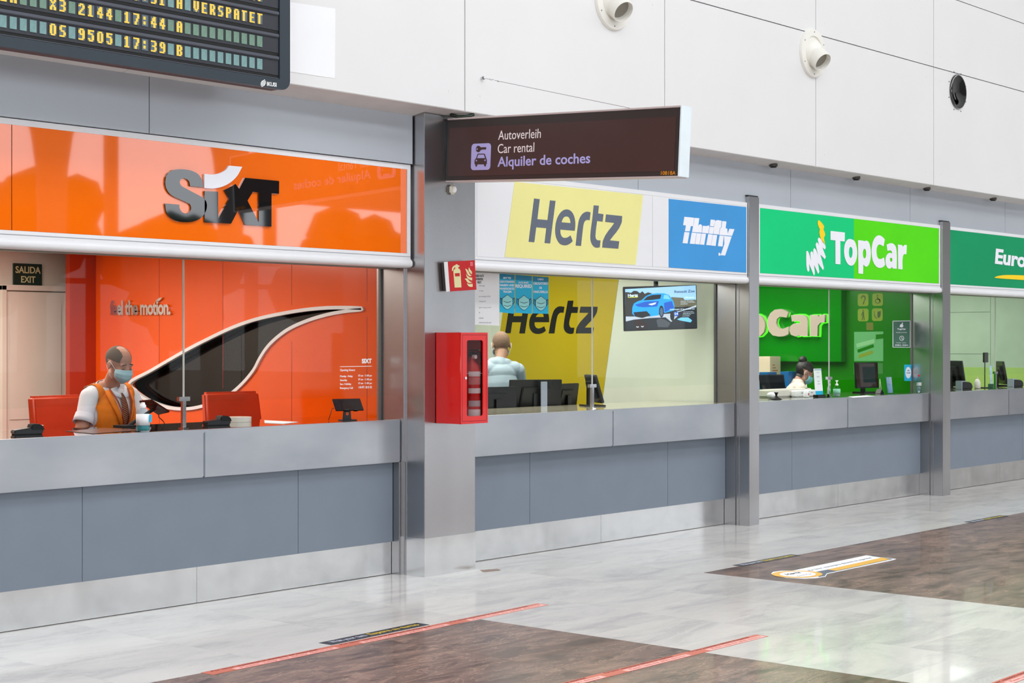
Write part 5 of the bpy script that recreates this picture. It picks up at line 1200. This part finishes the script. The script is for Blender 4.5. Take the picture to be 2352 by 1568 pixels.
G().lathe(wt + Vector((0, 0, .172)), [(.014, 0), (.014, .018), (0, .019)], 20).obj('cap', RED, t, smooth=40)
G().lathe(wt + Vector((0, 0, .075)), [(.0305, 0), (.0305, .035)], 24).obj('label', mat('bottle_label', (.78, .80, .80), .5), t)
for px0, px1, py_a, lb in ((1948, 1990, 911, 'thin sheet lying on the third counter below the portrait monitor'),):
    sheet('paper_sheet', [(px0, py_a), (px1, py_a - 3), (px1 + 20, py_a - 1.5), (px0 + 12, py_a + 2)], ZC + .0004, PAPER, lb)

# Booth 4 : pale partition
XT = 19.60
pt = empty('wall_pale', (XT, 10, .2), kind='structure')
PALE = MATS['pale_green_wall']
yl = PX(2285, 700, XT).y; yk = PX(2275, 700, XT).y
B('wall_sheet', PALE, pt, XT, XT + .09, 8.13, yl - .002, 0, 3.1)
B('wall_sheet', PALE, pt, XT, XT + .09, yl + .002, yk - .002, 0, 3.1)
for a, b in ((0, 1.445), (1.449, 1.975), (1.979, 3.1)): B('wall_sheet', PALE, pt, XT, XT + .09, yk + .002, 12.2, a, b)
B('low_band', mat('lime_band', (.66, .78, .40), .5), pt, XT - .004, XT, 8.13, 12.2, 0, 1.28)
B('wall_core', SHUT, pt, XT + .05, XT + .08, 8.2, 12.2, 0, 3.1)
def side_monitor(px, y, rz, label, h_=.30, lift=.02, w_=.34): p = at(px, y); return monitor(p, rz, w_, h_, label, lift=lift, tilt=R(-10), group=None)
side_monitor(2193, 8.5, R(62), 'black monitor seen edge-on at the left of the fourth counter')
side_monitor(2300, 8.55, R(40), 'black monitor with silver edge at the fourth counter', .28)
for px, lb in ((2212, 'black and silver scanner beside the edge-on monitor on the fourth counter'), (2330, 'black and silver scanner at the right edge of the picture')):
    p = at(px, 8.25); t = empty('document_scanner', p, lb, 'scanner'); M = Matrix.Translation(p) @ Matrix.Rotation(R(-25), 4, 'Z')
    G().prism([(-.06, -.05, 0), (.10, -.05, 0), (.10, -.05, .05), (.07, -.05, .08), (-.04, -.05, .09), (-.06, -.05, .08)], (0, .1, 0)).xf(M).obj('body', BLACK, t, .01, 3, 40)
    G().prism([(-.065, -.052, 0), (-.05, -.052, 0), (-.05, -.052, .085), (.0, -.052, .085), (0, -.052, .095), (-.065, -.052, .095)], (0, .104, 0)).xf(M).obj('silver_band', mat('silver_plastic', (.62, .65, .70), .3, .5), t, .003)
pc = at(2262, 8.3)
t = empty('pole_display', pc, 'small square black display on a thin pole, fourth counter', 'display')
G().cyl(pc, pc + Vector((0, 0, .34)), .006, n=8).lathe(pc, [(.05, 0), (.05, .008), (0, .01)], 18).obj('pole', BLACK, t)
zd = PY(2266, 832, 8.3).z; G().box(pc.x - .035, pc.x + .075, 8.29, 8.31, zd, zd + .115).obj('display', BLACKG, t, .004)
p = at(2278, 8.2)
t = empty('roll_up_leaflet', p, 'upright blue and white leaflet beside the pole display', 'leaflet holder')
G().prism([(-.03, 0, .05), (.03, 0, .05), (.03, .015, .26), (-.03, .015, .26)], (0, .003, 0)).xf(Matrix.Translation(p)).obj('leaflet', mat('leaflet_blue_print', (.72, .82, .88), .4, var=.25, scale=16), t)
G().box(-.04, .04, -.03, .03, 0, .05).xf(Matrix.Translation(p)).obj('holder', mat('smoked_holder', (.25, .40, .32), .2), t, .004)
p = at(2245, 8.25)
t = empty('cream_bottle', p, 'cream squeeze bottle on the fourth counter left of the pole display', 'bottle')
G().lathe(p, [(.03, 0), (.035, .01), (.035, .07), (.022, .10), (.012, .11)], 20).obj('bottle_body', OFFW, t, smooth=True); G().lathe(p + Vector((0, 0, .11)), [(.012, 0), (.012, .02), (0, .021)], 14).obj('cap', CARDB, t, smooth=40)

# ================================================================== FLIGHT BOARD
YB = 7.45
fb = empty('flight_board', (5.2, YB, 3.10), 'dark split-flap departures board with yellow characters hanging at upper left', 'flight board')
FB_ = FY(YB)
x_r = 6.585; zb = 3.10; xl = 3.2; ztop = 4.9
ix = PY(635, 100, YB).x; iz = PY(300, 134, YB).z + .002
iz = 3.158
# frame with rounded lower right corner, opening for the flap field
ol = [(xl, zb), (x_r - .06, zb)] + [(x_r - .06 + .06 * math.sin(R(a)), zb + .06 - .06 * math.cos(R(a))) for a in (15, 30, 45, 60, 75)] + [(x_r, zb + .06), (x_r, ztop), (xl, ztop)]
flat('frame', [ol, [(xl + .08, iz), (ix, iz), (ix, ztop - .05), (xl + .08, ztop - .05)]], FB_, BOARDF, fb, .03, 0)
G().box(xl, x_r - .01, YB + .0, YB + .13, zb + .012, ztop).obj('case', mat('case_red_brown', (.28, .12, .10), .5), fb, .01)
B('recess_back', BLACKM, fb, xl + .06, ix + .002, YB - .012, YB - .002, iz - .002, ztop - .04)
x0c = PY(107.3, 84, YB).x; x24 = PY(584, 140, YB).x; pit = (x24 - x0c) / 24
cw = PY(596, 150, YB).x - x24
zc0 = 3.200; ch = .062; rp_ = .1325
DIG = {'0': '01110 11011 11011 11011 11011 11011 01110', '1': '01100 11100 01100 01100 01100 01100 11110', '2': '01110 11011 00011 00110 01100 11000 11111', '3': '11110 00011 00011 01110 00011 00011 11110', '4': '00110 01110 01110 11010 11111 00110 00110', '5': '11111 11000 11110 00011 00011 11011 01110', '7': '11111 00011 00011 00110 00110 01100 01100', '9': '01110 11011 11011 01111 00011 00011 11110',
       'A': '01110 11011 11011 11111 11011 11011 11011', 'B': '11110 11011 11011 11110 11011 11011 11110', 'E': '11111 11000 11000 11110 11000 11000 11111', 'O': '01110 11011 11011 11011 11011 11011 01110', 'P': '11110 11011 11011 11110 11000 11000 11000', 'R': '11110 11011 11011 11110 11110 11011 11011', 'S': '01111 11000 11000 01110 00011 00011 11110', 'T': '11111 01100 01100 01100 01100 01100 01100', 'V': '11011 11011 11011 11011 11011 01110 00100', 'X': '11011 11011 01110 00100 01110 11011 11011', ':': '00000 01100 01100 00000 01100 01100 00000'}
glyph = {}
def glyphmesh(c):
    if c in glyph: return glyph[c]
    rows = DIG[c].split(); g = G(); dx = cw / 5; dz = ch / 7
    for r_, row in enumerate(rows):
        for k, b in enumerate(row):
            if b == '1': g.box(k * dx + .0002, (k + 1) * dx - .0002, -.001, 0, (6 - r_) * dz + .0003, (7 - r_) * dz - .0002)
    me = g.mesh('glyph'); me.materials.append(DOTY); glyph[c] = me; return me
cells = {}
def cellmesh(m):
    if m.name not in cells:
        me = G().box(0, cw, 0, .004, 0, ch).mesh('cell'); me.materials.append(m); cells[m.name] = me
    return cells[m.name]
rows = [(-8, '        OS 9505 17:39 B          ', FLAP), (-8, '   ER   X3 2144 17:44 A          ', FLAPG), (-8, ' 20     OS 3105 17:31 A VERSPATET', FLAP), (-8, '        AB 2075 17:20 A VERSPATET', FLAP)]
for r_, (st_, s_, mm) in enumerate(rows):
    z = zc0 + r_ * rp_
    # the louvre hoods between the rows and the dark row carrier
    B('row_carrier', BOARDB, fb, xl + .08, ix - .004, YB - .022, YB - .012, z - .018, z + ch + .020)
    B('louvre', mat('louvre_grey', (.30, .31, .35), .35), fb, xl + .08, ix - .006, YB - .034, YB - .014, z + ch + .010, z + ch + .031, .004)
    B('louvre_shadow_gap', BLACKM, fb, xl + .08, ix - .003, YB - .020, YB - .012, z - .036, z - .019)
    for k in range(0, 33):
        c = s_[k] if k < len(s_) else ' '; idx = k + st_; x = x0c + idx * pit
        if x < xl + .1: continue
        o = share('character_flap', cellmesh(mm if c == ' ' else FLAPD), None, fb, (x, YB - .026, z))
        if c != ' ': o2 = share('character', glyphmesh(c), None, o, (x, YB - .0262, z))
B('louvre', MATS['louvre_grey'], fb, xl + .08, ix - .006, YB - .03, YB - .014, iz + .002, iz + .006)
textpx('maker_name', 'IKUSI', (613, 197), (635, 199.5), (613, 187.5), FY(YB - .03), WHITE, fb, bold=.025, depth=.001)
for k in range(5): # striped globe
    a = k - 2; hw = math.sqrt(max(0, 1 - (a / 2.6) ** 2)); 
    flatpx('maker_emblem', [[(604.5 - 6 * hw, 190.5 + a * 2.9 + 1.5 * 1), (604.5, 190.2 + a * 2.9), (604.5 + 6 * hw, 189.5 + a * 2.9 - 1.5), (604.5 + 6 * hw, 191 + a * 2.9 - 1), (604.5, 192 + a * 2.9), (604.5 - 6 * hw, 193 + a * 2.9 + 1.2)]], FY(YB - .03), WHITE, fb, depth=.001)
for dx in (3.6, 6.2): G().cyl((dx, YB + .08, 4.9), (dx, YB + .08, 9.0), .02, n=10).obj('hanger_rod', STEEL, fb)
# blank white sheet on the wall beside the board
tag(rectpx('notice_sheet', [(655, 3), (770, 20), (769, 180), (655, 163)], FY(YW - .001), PAPER, None, .001), 'blank white square sheet stuck beside the flight board', 'sheet')

# ================================================================== HANGING DIRECTION SIGN
A = Vector((8.31, 7.757, 0)); Bp = Vector((8.262, 5.776, 0))
zA0, zA1, zB0, zB1 = 2.712, 3.127, 2.612, 3.030
ds = empty('direction_sign', (8.3, 6.8, 2.66), 'dark brown car rental direction sign projecting from the wide pillar', 'sign')
u_ = Vector((Bp.x - A.x, Bp.y - A.y, zB0 - zA0)); Ls = u_.length; u_.normalize(); v_ = Vector((0, 0, 1)); v_ = (v_ - u_ * v_.dot(u_)).normalized(); n_ = u_.cross(v_)
if n_.x > 0: n_ = -n_
Hs = .416; FS = (Vector((A.x, A.y, zA0)), u_, v_, n_)
MS = Matrix((u_, -n_, v_)).transposed().to_4x4(); MS.translation = FS[0]
ALU = mat('light_aluminium', (.80, .83, .85), .4, .15)
G().box(.0, Ls, .0, .085, 0, Hs).xf(MS).obj('case', ALU, ds, .003)
G().box(Ls - .0, Ls + .012, -.010, .095, -.006, Hs + .010).xf(MS).obj('end_cap', mat('white_end_cap', (.88, .92, .94), .4), ds, .003)
G().box(0, Ls, -.010, .095, Hs, Hs + .012).xf(MS).obj('top_rail', mat('rose_aluminium', (.80, .74, .73), .4), ds, .003)
G().box(0, Ls, -.008, .09, -.010, 0).xf(MS).obj('bottom_rail', MATS['rose_aluminium'], ds, .003)
flat('face_frame', [[(0, 0), (Ls, 0), (Ls, Hs), (0, Hs)]], FS, BROWNF, ds, .003, .001)
flat('face', [[(.02, .030), (Ls - .03, .030), (Ls - .03, Hs - .055), (.02, Hs - .055)]], FS, BROWN, ds, .002, .004)
def SP(px, py): return pix(FS, px, py)
def stext(s_, LL, LR, UL, m, bold): text('lettering', s_, SP(*LL), SP(*LR), SP(*UL), FS, m, ds, bold=bold, depth=.001, lift=.0065)
stext('Autoverleih', (1145.7, 321.5), (1243.5, 317), (1146.8, 300.3), TXTW, .0)
stext('Car rental', (1144.6, 352.4), (1228.5, 348.6), (1145.2, 331), TXTW, .0)
stext('Alquiler de coches', (1144, 390.5), (1357, 382.2), (1144.5, 360.5), LILAC, .016)
ic0 = SP(1082.8, 391); ic1 = SP(1129.8, 328.6); icw = ic1[0] - ic0[0]; ich = ic1[1] - ic0[1]
flat('pictogram_plate', [rrect((ic0[0] + ic1[0]) / 2, (ic0[1] + ic1[1]) / 2, icw, ich, .14)], FS, LILAC, ds, .001, .0065)
def IP(L): return [SP(1070 + a / 7.84, 280 + b / 7.84) for a, b in L]
flat('pictogram_key', [IP([(195, 490), (205, 452), (232, 430), (262, 436), (282, 458), (375, 455), (385, 475), (372, 500), (350, 496), (340, 500), (325, 496), (300, 502), (282, 508), (262, 540), (235, 548), (205, 530)]), IP([(208, 478), (222, 472), (232, 488), (222, 508), (206, 500)])], FS, BROWN, ds, .001, .0078)
flat('pictogram_car', [IP([(172, 700), (185, 670), (200, 655), (225, 578), (240, 572), (345, 572), (358, 582), (382, 655), (393, 690), (392, 755), (378, 765), (375, 795), (360, 805), (345, 795), (342, 765), (222, 765), (218, 795), (205, 808), (188, 798), (186, 765), (172, 760)]), IP([(215, 655), (238, 588), (340, 588), (362, 652)]), IP([(188, 695), (205, 678), (222, 698), (205, 718)]), IP([(342, 690), (360, 672), (377, 690), (360, 712)])], FS, BROWN, ds, .001, .0078)
stext('10B18A', (1519.5, 401.8), (1553, 401.4), (1520, 393.2), mat('amber_print', (.95, .60, .05), .5), .0)
# green cable at its root
gc = PZ(1035, 263, 3.165)
tag(G().tube([gc, gc + Vector((.05, -.02, -.012)), gc + Vector((.12, -.05, -.004)), gc + Vector((.17, -.06, .012))], .012, 8).obj('green_cable', mat('green_cable_sheath', (.03, .13, .06), .4), None, smooth=True), 'short dark green cable entering the soffit above the brown sign', 'cable')
# stay cable from the white wall
k0 = PY(1106, 180, YW); tip = FS[0] + u_ * (Ls * .80) + v_ * (Hs + .012) - n_ * .04
sc_ = empty('stay_cable', k0, 'thin steel stay cable with hook from white wall to brown sign', 'cable')
off = Vector((0, -.02, 0)); hook = k0 + off
G().cyl(k0, k0 + Vector((0, -.012, 0)), .012, n=12).tube([k0 + Vector((.010 * math.cos(a), -.012 - .010 * (1 + math.cos(a)) * .3, .012 * math.sin(a))) for a in [2 * math.pi * k / 12 for k in range(13)]], .0025, 6).obj('eye_bolt', CHROME, sc_, smooth=40)
d_ = (tip - hook); c0 = hook + d_ * .015; c1_ = hook + d_ * .06
G().tube([hook + Vector((.004, 0, -.006)), c0, c0 + d_ * .01, c1_], .004, 8).tube([c1_, c1_ + d_ * .012 + Vector((0, 0, .006)), c1_ + d_ * .02], .003, 6).obj('turnbuckle', CHROME, sc_, smooth=True)
G().sph(hook + d_ * .105, .007, 8).obj('ferrule', STEEL, sc_)
G().tube([c1_ + d_ * .02, tip], .0016, 6).obj('wire', mat('wire_grey', (.50, .44, .46), .5), sc_)

# ================================================================== FIRE EQUIPMENT AND PILLAR FITTINGS
YP = 7.754
sn = PY(1036, 436, YP)
t = empty('motion_sensor', (sn.x, YP, sn.z - .03), 'small white sensor on the wide pillar under the brown sign', 'sensor')
G().box(sn.x - .034, sn.x + .034, YP - .03, YP, sn.z - .034, sn.z + .036).obj('housing', OFFW, t, .016, 3, 40); G().sph((sn.x + .006, YP - .03, sn.z + .002), (.018, .006, .02), 14).obj('lens', WHITE, t, smooth=True)
# L-shaped red sign (a wedge whose red face stands off the pillar)
fs0 = PY(1021, 604, YP - .004); tl = PY(1028.3, 600, YP - .055); tr = PY(1089, 597.5, YP - .055)
t = empty('fire_sign', (8.38, YP - .03, 1.95), 'tilted red extinguisher and flame sign on the wide pillar', 'sign')
FFs = FY(YP - .055)
ptsr = [pix(FFs, *p) for p in ((1033.5, 669), (1093.5, 665.2), (1089.5, 597.3), (1028.3, 600.8))]
backp = [pix(FY(YP - .001), *p) for p in ((1021.5, 602), (1027.5, 670))]
fr3 = [tow(FFs, *p) for p in ptsr]
flat('red_face', [ptsr], FFs, REDD, t, .004, 0)
bq = [PY(1020.5, 601.5, YP - .004), PY(1025.2, 669.8, YP - .004)]
G().prism([fr3[3], fr3[0], PY(1026, 670.0, YP - .035), PY(1020.7, 601.5, YP - .035)], (0, .006, 0)).obj('white_edge', WHITE, t)
G().prism([PY(1021.5, 603, YP - .035), PY(1026.5, 668, YP - .035), PY(1085, 664, YP - .035), PY(1082, 600, YP - .035)], (0, .035, 0)).obj('bracket', mat('bracket_dark', (.25, .2, .2), .6), t)
qf = dict(x0=1000, y0=590, sc=17.42)
flatpx('pictogram', [[(645, 560), (640, 480), (670, 400), (740, 340), (785, 325), (790, 300), (830, 292), (868, 305), (878, 330), (930, 335), (945, 370), (920, 402), (890, 405), (885, 450), (950, 490), (980, 560), (985, 640), (1020, 1215), (750, 1225), (700, 600), (715, 520), (770, 470), (778, 420), (755, 412), (720, 450), (690, 510), (672, 565)], [(750, 655), (948, 640), (958, 770), (768, 782)]], FFs, PHOS, t, depth=.001, lift=.0045, **qf)
for L in ([(1325, 410), (1360, 490), (1440, 590), (1440, 700), (1370, 640), (1315, 550), (1308, 470)], [(1170, 465), (1230, 490), (1290, 560), (1350, 680), (1430, 750), (1350, 770), (1270, 700), (1220, 590)], [(1208, 665), (1260, 750), (1360, 815), (1450, 825), (1450, 945), (1340, 900), (1240, 810)], [(1145, 885), (1200, 860), (1260, 870), (1330, 950), (1380, 990), (1455, 1010), (1390, 1040), (1300, 1035), (1240, 990), (1200, 915)], [(1235, 1040), (1310, 1080), (1400, 1080), (1465, 1065), (1470, 1190), (1380, 1195), (1290, 1150)]):
    flatpx('pictogram', [L], FFs, PHOS, t, depth=.001, lift=.0045, **qf)
flatpx('fine_print', [[(1370, 205), (1480, 200), (1482, 270), (1372, 275)]], FFs, mat('pink_print', (.85, .42, .45), .5), t, depth=.0006, lift=.0045, **qf); flatpx('fine_print', [[(1370, 290), (1482, 285), (1484, 355), (1374, 360)]], FFs, MATS['pink_print'], t, depth=.0006, lift=.0045, **qf)
# red cabinet with extinguisher behind glass
xc0 = PY(1056.5, 870, 7.53).x; xc1 = PY(1118.5, 870, 7.53).x; yc0 = 7.53
zc1 = PY(1056.5, 763.5, 7.53).z; zc_0 = PY(1056.5, 974, 7.53).z
t = empty('fire_cabinet', ((xc0 + xc1) / 2, 7.64, zc_0), 'red wall cabinet holding a fire extinguisher on the wide pillar', 'cabinet')
g = G(); g.box(xc0, xc0 + .004, yc0, YP, zc_0, zc1); g.box(xc1 - .004, xc1, yc0, YP, zc_0, zc1); g.box(xc0, xc1, yc0, YP, zc1 - .004, zc1); g.box(xc0, xc1, yc0, YP, zc_0, zc_0 + .004); g.box(xc0, xc1, YP - .005, YP - .001, zc_0, zc1)
g.obj('body', RED, t, .0012)
FC = FY(yc0)
def P2(px, py): return pix(FC, px, py)
oa = [(xc0, zc_0), (xc1, zc_0), (xc1, zc1), (xc0, zc1)]
wx0, wx1 = P2(1070.5, 780)[0], P2(1107.5, 780)[0]; wz1 = P2(1089, 781)[1]; wz0 = P2(1089, 955)[1]
flat('door', [oa, rrect((wx0 + wx1) / 2, (wz0 + wz1) / 2, wx1 - wx0, wz1 - wz0, .10)], FC, RED, t, .008, 0)
fr_ = [(xc0 + .014, zc_0 + .016), (xc1 - .012, zc_0 + .016), (xc1 - .012, zc1 - .014), (xc0 + .014, zc1 - .014)]
flat('door_rim', [fr_, [(xc0 + .017, zc_0 + .019), (xc1 - .015, zc_0 + .019), (xc1 - .015, zc1 - .017), (xc0 + .017, zc1 - .017)]], FC, mat('dark_red', (.45, .02, .02), .4), t, .0006, .008)
flat('window_pane', [[(wx0 - .01, wz0 - .01), (wx1 + .01, wz0 - .01), (wx1 + .01, wz1 + .01), (wx0 - .01, wz1 + .01)]], FC, glassmat('cabinet_glass', (.80, .74, .74)), t, .002, -.004)
lk = P2(1067, 868); G().cyl(tow(FC, lk[0], lk[1], .0), tow(FC, lk[0], lk[1], .014), .010, n=16).obj('lock', CHROME, t, smooth=40)
flat('fitted_bar', [[(wx0, wz0 + .29), (wx1, wz0 + .289), (wx1, wz0 + .291), (wx0, wz0 + .292)]], FC, GREYTXT, t, .001, -.002)
ecx, ecy = xc1 - .078, 7.60
ext = empty('fire_extinguisher', (ecx, ecy, zc_0 + .01), 'red extinguisher with white labels inside the red cabinet', 'fire extinguisher')
zb_ = zc_0 + .0045
G().lathe((ecx, ecy, zb_), [(.056, 0), (.06, .01), (.06, .35), (.05, .39), (.022, .42), (.018, .45)], 28).obj('cylinder', RED, ext, smooth=40)
G().lathe((ecx, ecy, zb_ + .45), [(.018, 0), (.02, .03), (.012, .035)], 16).box(ecx - .012, ecx + .012, ecy - .07, ecy + .02, zb_ + .49, zb_ + .50).box(ecx - .012, ecx + .012, ecy - .06, ecy + .02, zb_ + .47, zb_ + .476).obj('valve', BLACK, ext, .001)
G().cyl((ecx - .008, ecy - .02, zb_ + .45), (ecx - .008, ecy - .045, zb_ + .45), .014, n=16).obj('gauge', WHITE, ext)
G().tube([Vector((ecx + .02, ecy - .01, zb_ + .47)), Vector((ecx + .06, ecy - .02, zb_ + .48)), Vector((ecx + .075, ecy - .03, zb_ + .38)), Vector((ecx + .07, ecy - .03, zb_ + .15))], .009, 8).obj('hose', BLACK, ext, smooth=True)
def band(z0, z1, m):
    n = 14; vs = []
    for z in (z0, z1): vs += [Vector((ecx + .0608 * math.sin(R(-70 + 140 * i / n)), ecy - .0608 * math.cos(R(-70 + 140 * i / n)), zb_ + z)) for i in range(n + 1)]
    G().add(vs, [(i, i + 1, n + 2 + i, n + 1 + i) for i in range(n)]).obj('label', m, ext, smooth=True)
band(.005, .09, WHITE); band(.11, .15, mat('grey_label', (.78, .76, .78), .5)); band(.20, .235, WHITE); band(.26, .31, mat('pink_label', (.86, .55, .55), .5)); band(.315, .35, WHITE)

# ================================================================== NOZZLES, PORTHOLE, SOFFIT LAMPS
def nozzle(x, z, label):
    t = empty('air_nozzle', (x, YW, z - .22), label, 'air nozzle')
    G().lathe((x, YW, z), [(.0, .0), (.222, .0), (.222, .008), (.214, .022), (.155, .024), (.150, .012), (0, .012)], 48, axis=(0, -1, 0)).obj('flange', VENTW, t, smooth=35)
    ax = Vector((-.14, -.77, -.60)).normalized(); c = Vector((x, YW - .0, z))
    G().sph((x, YW + .055, z), .150, 32).obj('ball', VENTW, t, smooth=True)
    b = c + ax * .062
    G().lathe(b, [(.098, 0), (.092, .05), (.085, .10), (.082, .10), (.078, .06), (.070, .02)], 32, axis=ax).obj('spout', VENTW, t, smooth=35)
    G().lathe(b + ax * .045, [(0, 0), (.078, 0), (.078, .004), (0, .004)], 28, axis=ax).obj('throat', VENTD, t)
    for k in range(6):
        a = R(90 + 60 * k); G().cyl((x + .19 * math.cos(a), YW - .026, z + .19 * math.sin(a)), (x + .19 * math.cos(a), YW - .02, z + .19 * math.sin(a)), .006, n=8).obj('screw', GREYTXT, t)
nozzle(10.05, 4.205, 'round white air nozzle cut by the top edge of the picture')
nozzle(13.027, 4.205, 'round white air nozzle with angled spout on the upper wall')
x, z = 15.956, 4.195
t = empty('porthole', (x, YW, z - .18), 'round black porthole where a nozzle is missing', 'porthole')
G().lathe((x, YW, z), [(.172, .0), (.180, .0), (.180, .010), (.172, .022), (.160, .022), (.10, .010), (0, .004)], 40, axis=(0, -1, 0)).obj('rim', BLACKG, t, smooth=True)
G().lathe((x, YW, z), [(0, .001), (.172, .001), (.172, .003), (0, .003)], 40, axis=(0, -1, 0)).obj('opening', mat('duct_black', (.03, .035, .04), .12, coat=.4), t)
for k in range(8):
    a = R(22 + 45 * k); G().cyl((x + .21 * math.cos(a), YW - .004, z + .21 * math.sin(a)), (x + .21 * math.cos(a), YW, z + .21 * math.sin(a)), .006, n=8).obj('screw', SHUT, t)
lbs = ['soffit spotlight nearest the brown sign', 'second soffit spotlight from the brown sign', 'third soffit spotlight, at the ceiling joint', 'soffit spotlight nearest the right edge of the picture']
for i, (lx, ly) in enumerate(((12.524, 7.796), (14.015, 7.80), (15.47, 7.80), (17.04, 7.80))):
    t = empty('soffit_spotlight', (lx, ly - .08, 3.15), 'small dark ' + lbs[i], 'spotlight', 'spotlights under the upper wall')
    G().lathe((lx, ly - .06, 3.148), [(.034, 0), (.038, .006), (.038, .022)], 20).obj('ring', mat('spot_ring', (.30, .29, .28), .4, .6), t, smooth=40); G().lathe((lx, ly - .06, 3.140), [(0, 0), (.026, 0), (.028, .01)], 18).obj('lamp', BLACKM, t, smooth=40)

# ================================================================== FLOOR MARKINGS
FF = FZ(.0004)
def tape(x0, x1, y0, y1, label, reps, group=None, skew=0):
    FF = (Vector(((x0 + x1) / 2, (y0 + y1) / 2, .0004)), Vector((math.cos(skew), math.sin(skew), 0)), Vector((-math.sin(skew), math.cos(skew), 0)), Vector((0, 0, 1)))
    ctr = ((x0 + x1) / 2, (y0 + y1) / 2)
    t = empty('floor_tape', ((x0 + x1) / 2, (y0 + y1) / 2, 0), label, 'floor sticker', group)
    x0 -= ctr[0]; x1 -= ctr[0]; y0 -= ctr[1]; y1 -= ctr[1]
    rect2('strip', x0, x1, y0, y1, FF, TAPER, t, .0008)
    L = (x1 - x0) / reps
    for i in range(reps):
        a = x0 + i * L
        textbox('lettering', 'Por favor, mantenga la distancia de seguridad', a + .05, a + L * .86, y0 + .052, y0 + .078, FF, mat('maroon_print', (.45, .10, .12), .5), t, bold=.02, depth=.0003, lift=.0009)
        rect2('white_band', a + .16, a + L * .98, y0 + .004, y0 + .044, FF, mat('pink_band', (.97, .72, .70), .4), t, .0003, .0009)
        textbox('lettering', 'Please, keep the safety distance', a + .20, a + L * .94, y0 + .010, y0 + .038, FF, TAPER, t, bold=.02, depth=.0003, lift=.0013)
tape(5.05, 7.735, 6.308, 6.394, 'salmon floor tape along the near brown floor edge below the wide pillar', 3, skew=.044)
tape(5.55, 7.69, 4.78, 4.86, 'salmon floor tape across the nearest brown marble, bottom centre', 3)
tape(7.20, 9.6, 3.25, 3.335, 'salmon floor tape just entering at the bottom right corner', 3)
def wait(x0, x1, y0, y1, label, skew=0):
    FF = (Vector(((x0 + x1) / 2, (y0 + y1) / 2, .0004)), Vector((math.cos(skew), math.sin(skew), 0)), Vector((-math.sin(skew), math.cos(skew), 0)), Vector((0, 0, 1)))
    ctr = ((x0 + x1) / 2, (y0 + y1) / 2)
    t = empty('wait_sticker', ((x0 + x1) / 2, (y0 + y1) / 2, 0), label, 'floor sticker', None)
    x0 -= ctr[0]; x1 -= ctr[0]; y0 -= ctr[1]; y1 -= ctr[1]
    rect2('strip', x0, x1, y0, y1, FF, TAPEB, t, .0008, .0001); w_ = x1 - x0; h_ = y1 - y0
    textbox('lettering', 'Wait your turn', x0 + .06 * w_, x0 + .40 * w_, y0 + .18 * h_, y0 + .82 * h_, FF, mat('pale_print', (.78, .80, .88), .5), t, bold=.01, depth=.0003, lift=.001)
    textbox('lettering', 'Espere su turno', x0 + .44 * w_, x0 + .95 * w_, y0 + .18 * h_, y0 + .84 * h_, FF, mat('yellow_print', (.86, .74, .22), .5), t, bold=.015, depth=.0003, lift=.001)
wait(5.96, 6.75, 6.412, 6.506, 'black wait your turn sticker above the salmon tape', .05)
wait(9.96, 10.76, 6.405, 6.495, 'black wait your turn sticker above the key-shaped sticker')
wait(13.70, 14.45, 6.405, 6.495, 'black wait your turn sticker farthest right')
# key shaped sticker
def kpix(L): return [loc2(FF, PZ(1670 + a / 5.88, 1250 + b / 5.88, .0004)) for a, b in L]
ky = empty('key_sticker', PZ(1850, 1305, 0), 'key-shaped white and amber floor sticker on the brown marble', 'floor sticker')
flat('outline', [kpix([(880, 355), (1880, 148), (2285, 195), (2240, 212), (1350, 398), (1330, 435), (1200, 455), (1040, 462), (800, 452), (640, 420), (594, 395), (620, 370), (730, 356)])], FF, LOGOW, ky, .0008)
flat('grey_shaft', [kpix([(1180, 378), (1960, 155), (2248, 197), (1345, 392), (1320, 430), (1240, 440)])], FF, CHAR, ky, .0003, .0009)
flat('amber_shaft', [kpix([(1360, 342), (2090, 178), (2200, 202), (1480, 356)])], FF, KEYY, ky, .0003, .0013)
flat('white_shaft', [kpix([(890, 356), (1885, 152), (2085, 180), (1340, 345), (1180, 375)])], FF, LOGOW, ky, .0003, .0016)
ell = lambda cx_, cy_, rx_, ry_: kpix([(cx_ + rx_ * math.cos(2 * math.pi * k / 40), cy_ + ry_ * math.sin(2 * math.pi * k / 40)) for k in range(40)])
flat('amber_ring', [ell(948, 405, 342, 47), ell(955, 404, 245, 36)], FF, KEYY, ky, .0003, .002)
flat('white_disc', [ell(955, 404, 245, 36)], FF, LOGOW, ky, .0003, .002)
def ktext(s_, LL, LR, UL, m, b=.0): P = kpix([LL, LR, UL]); text('lettering', s_, P[0], P[1], P[2], FF, m, ky, bold=b, depth=.0003, lift=.0024)
ktext('Hertz', (820, 418), (1010, 385), (770, 405), DKTXT, .03); ktext('Gold Plus', (960, 435), (1150, 402), (930, 428), GREYTXT)
ktext('Por favor, mantenga la distancia de seguridad', (1130, 366), (1970, 190), (1080, 352), GREYTXT, .01)
tag(G().prism([PZ(1103, 1309), PZ(1143, 1306), PZ(1150, 1310), PZ(1110, 1314)], (0, 0, .0012)).obj('floor_plate', mat('worn_brown_plate', (.62, .54, .48), .4, var=.2, scale=30), None), 'small worn brown plate in the floor right of the wide pillar', 'floor plate')
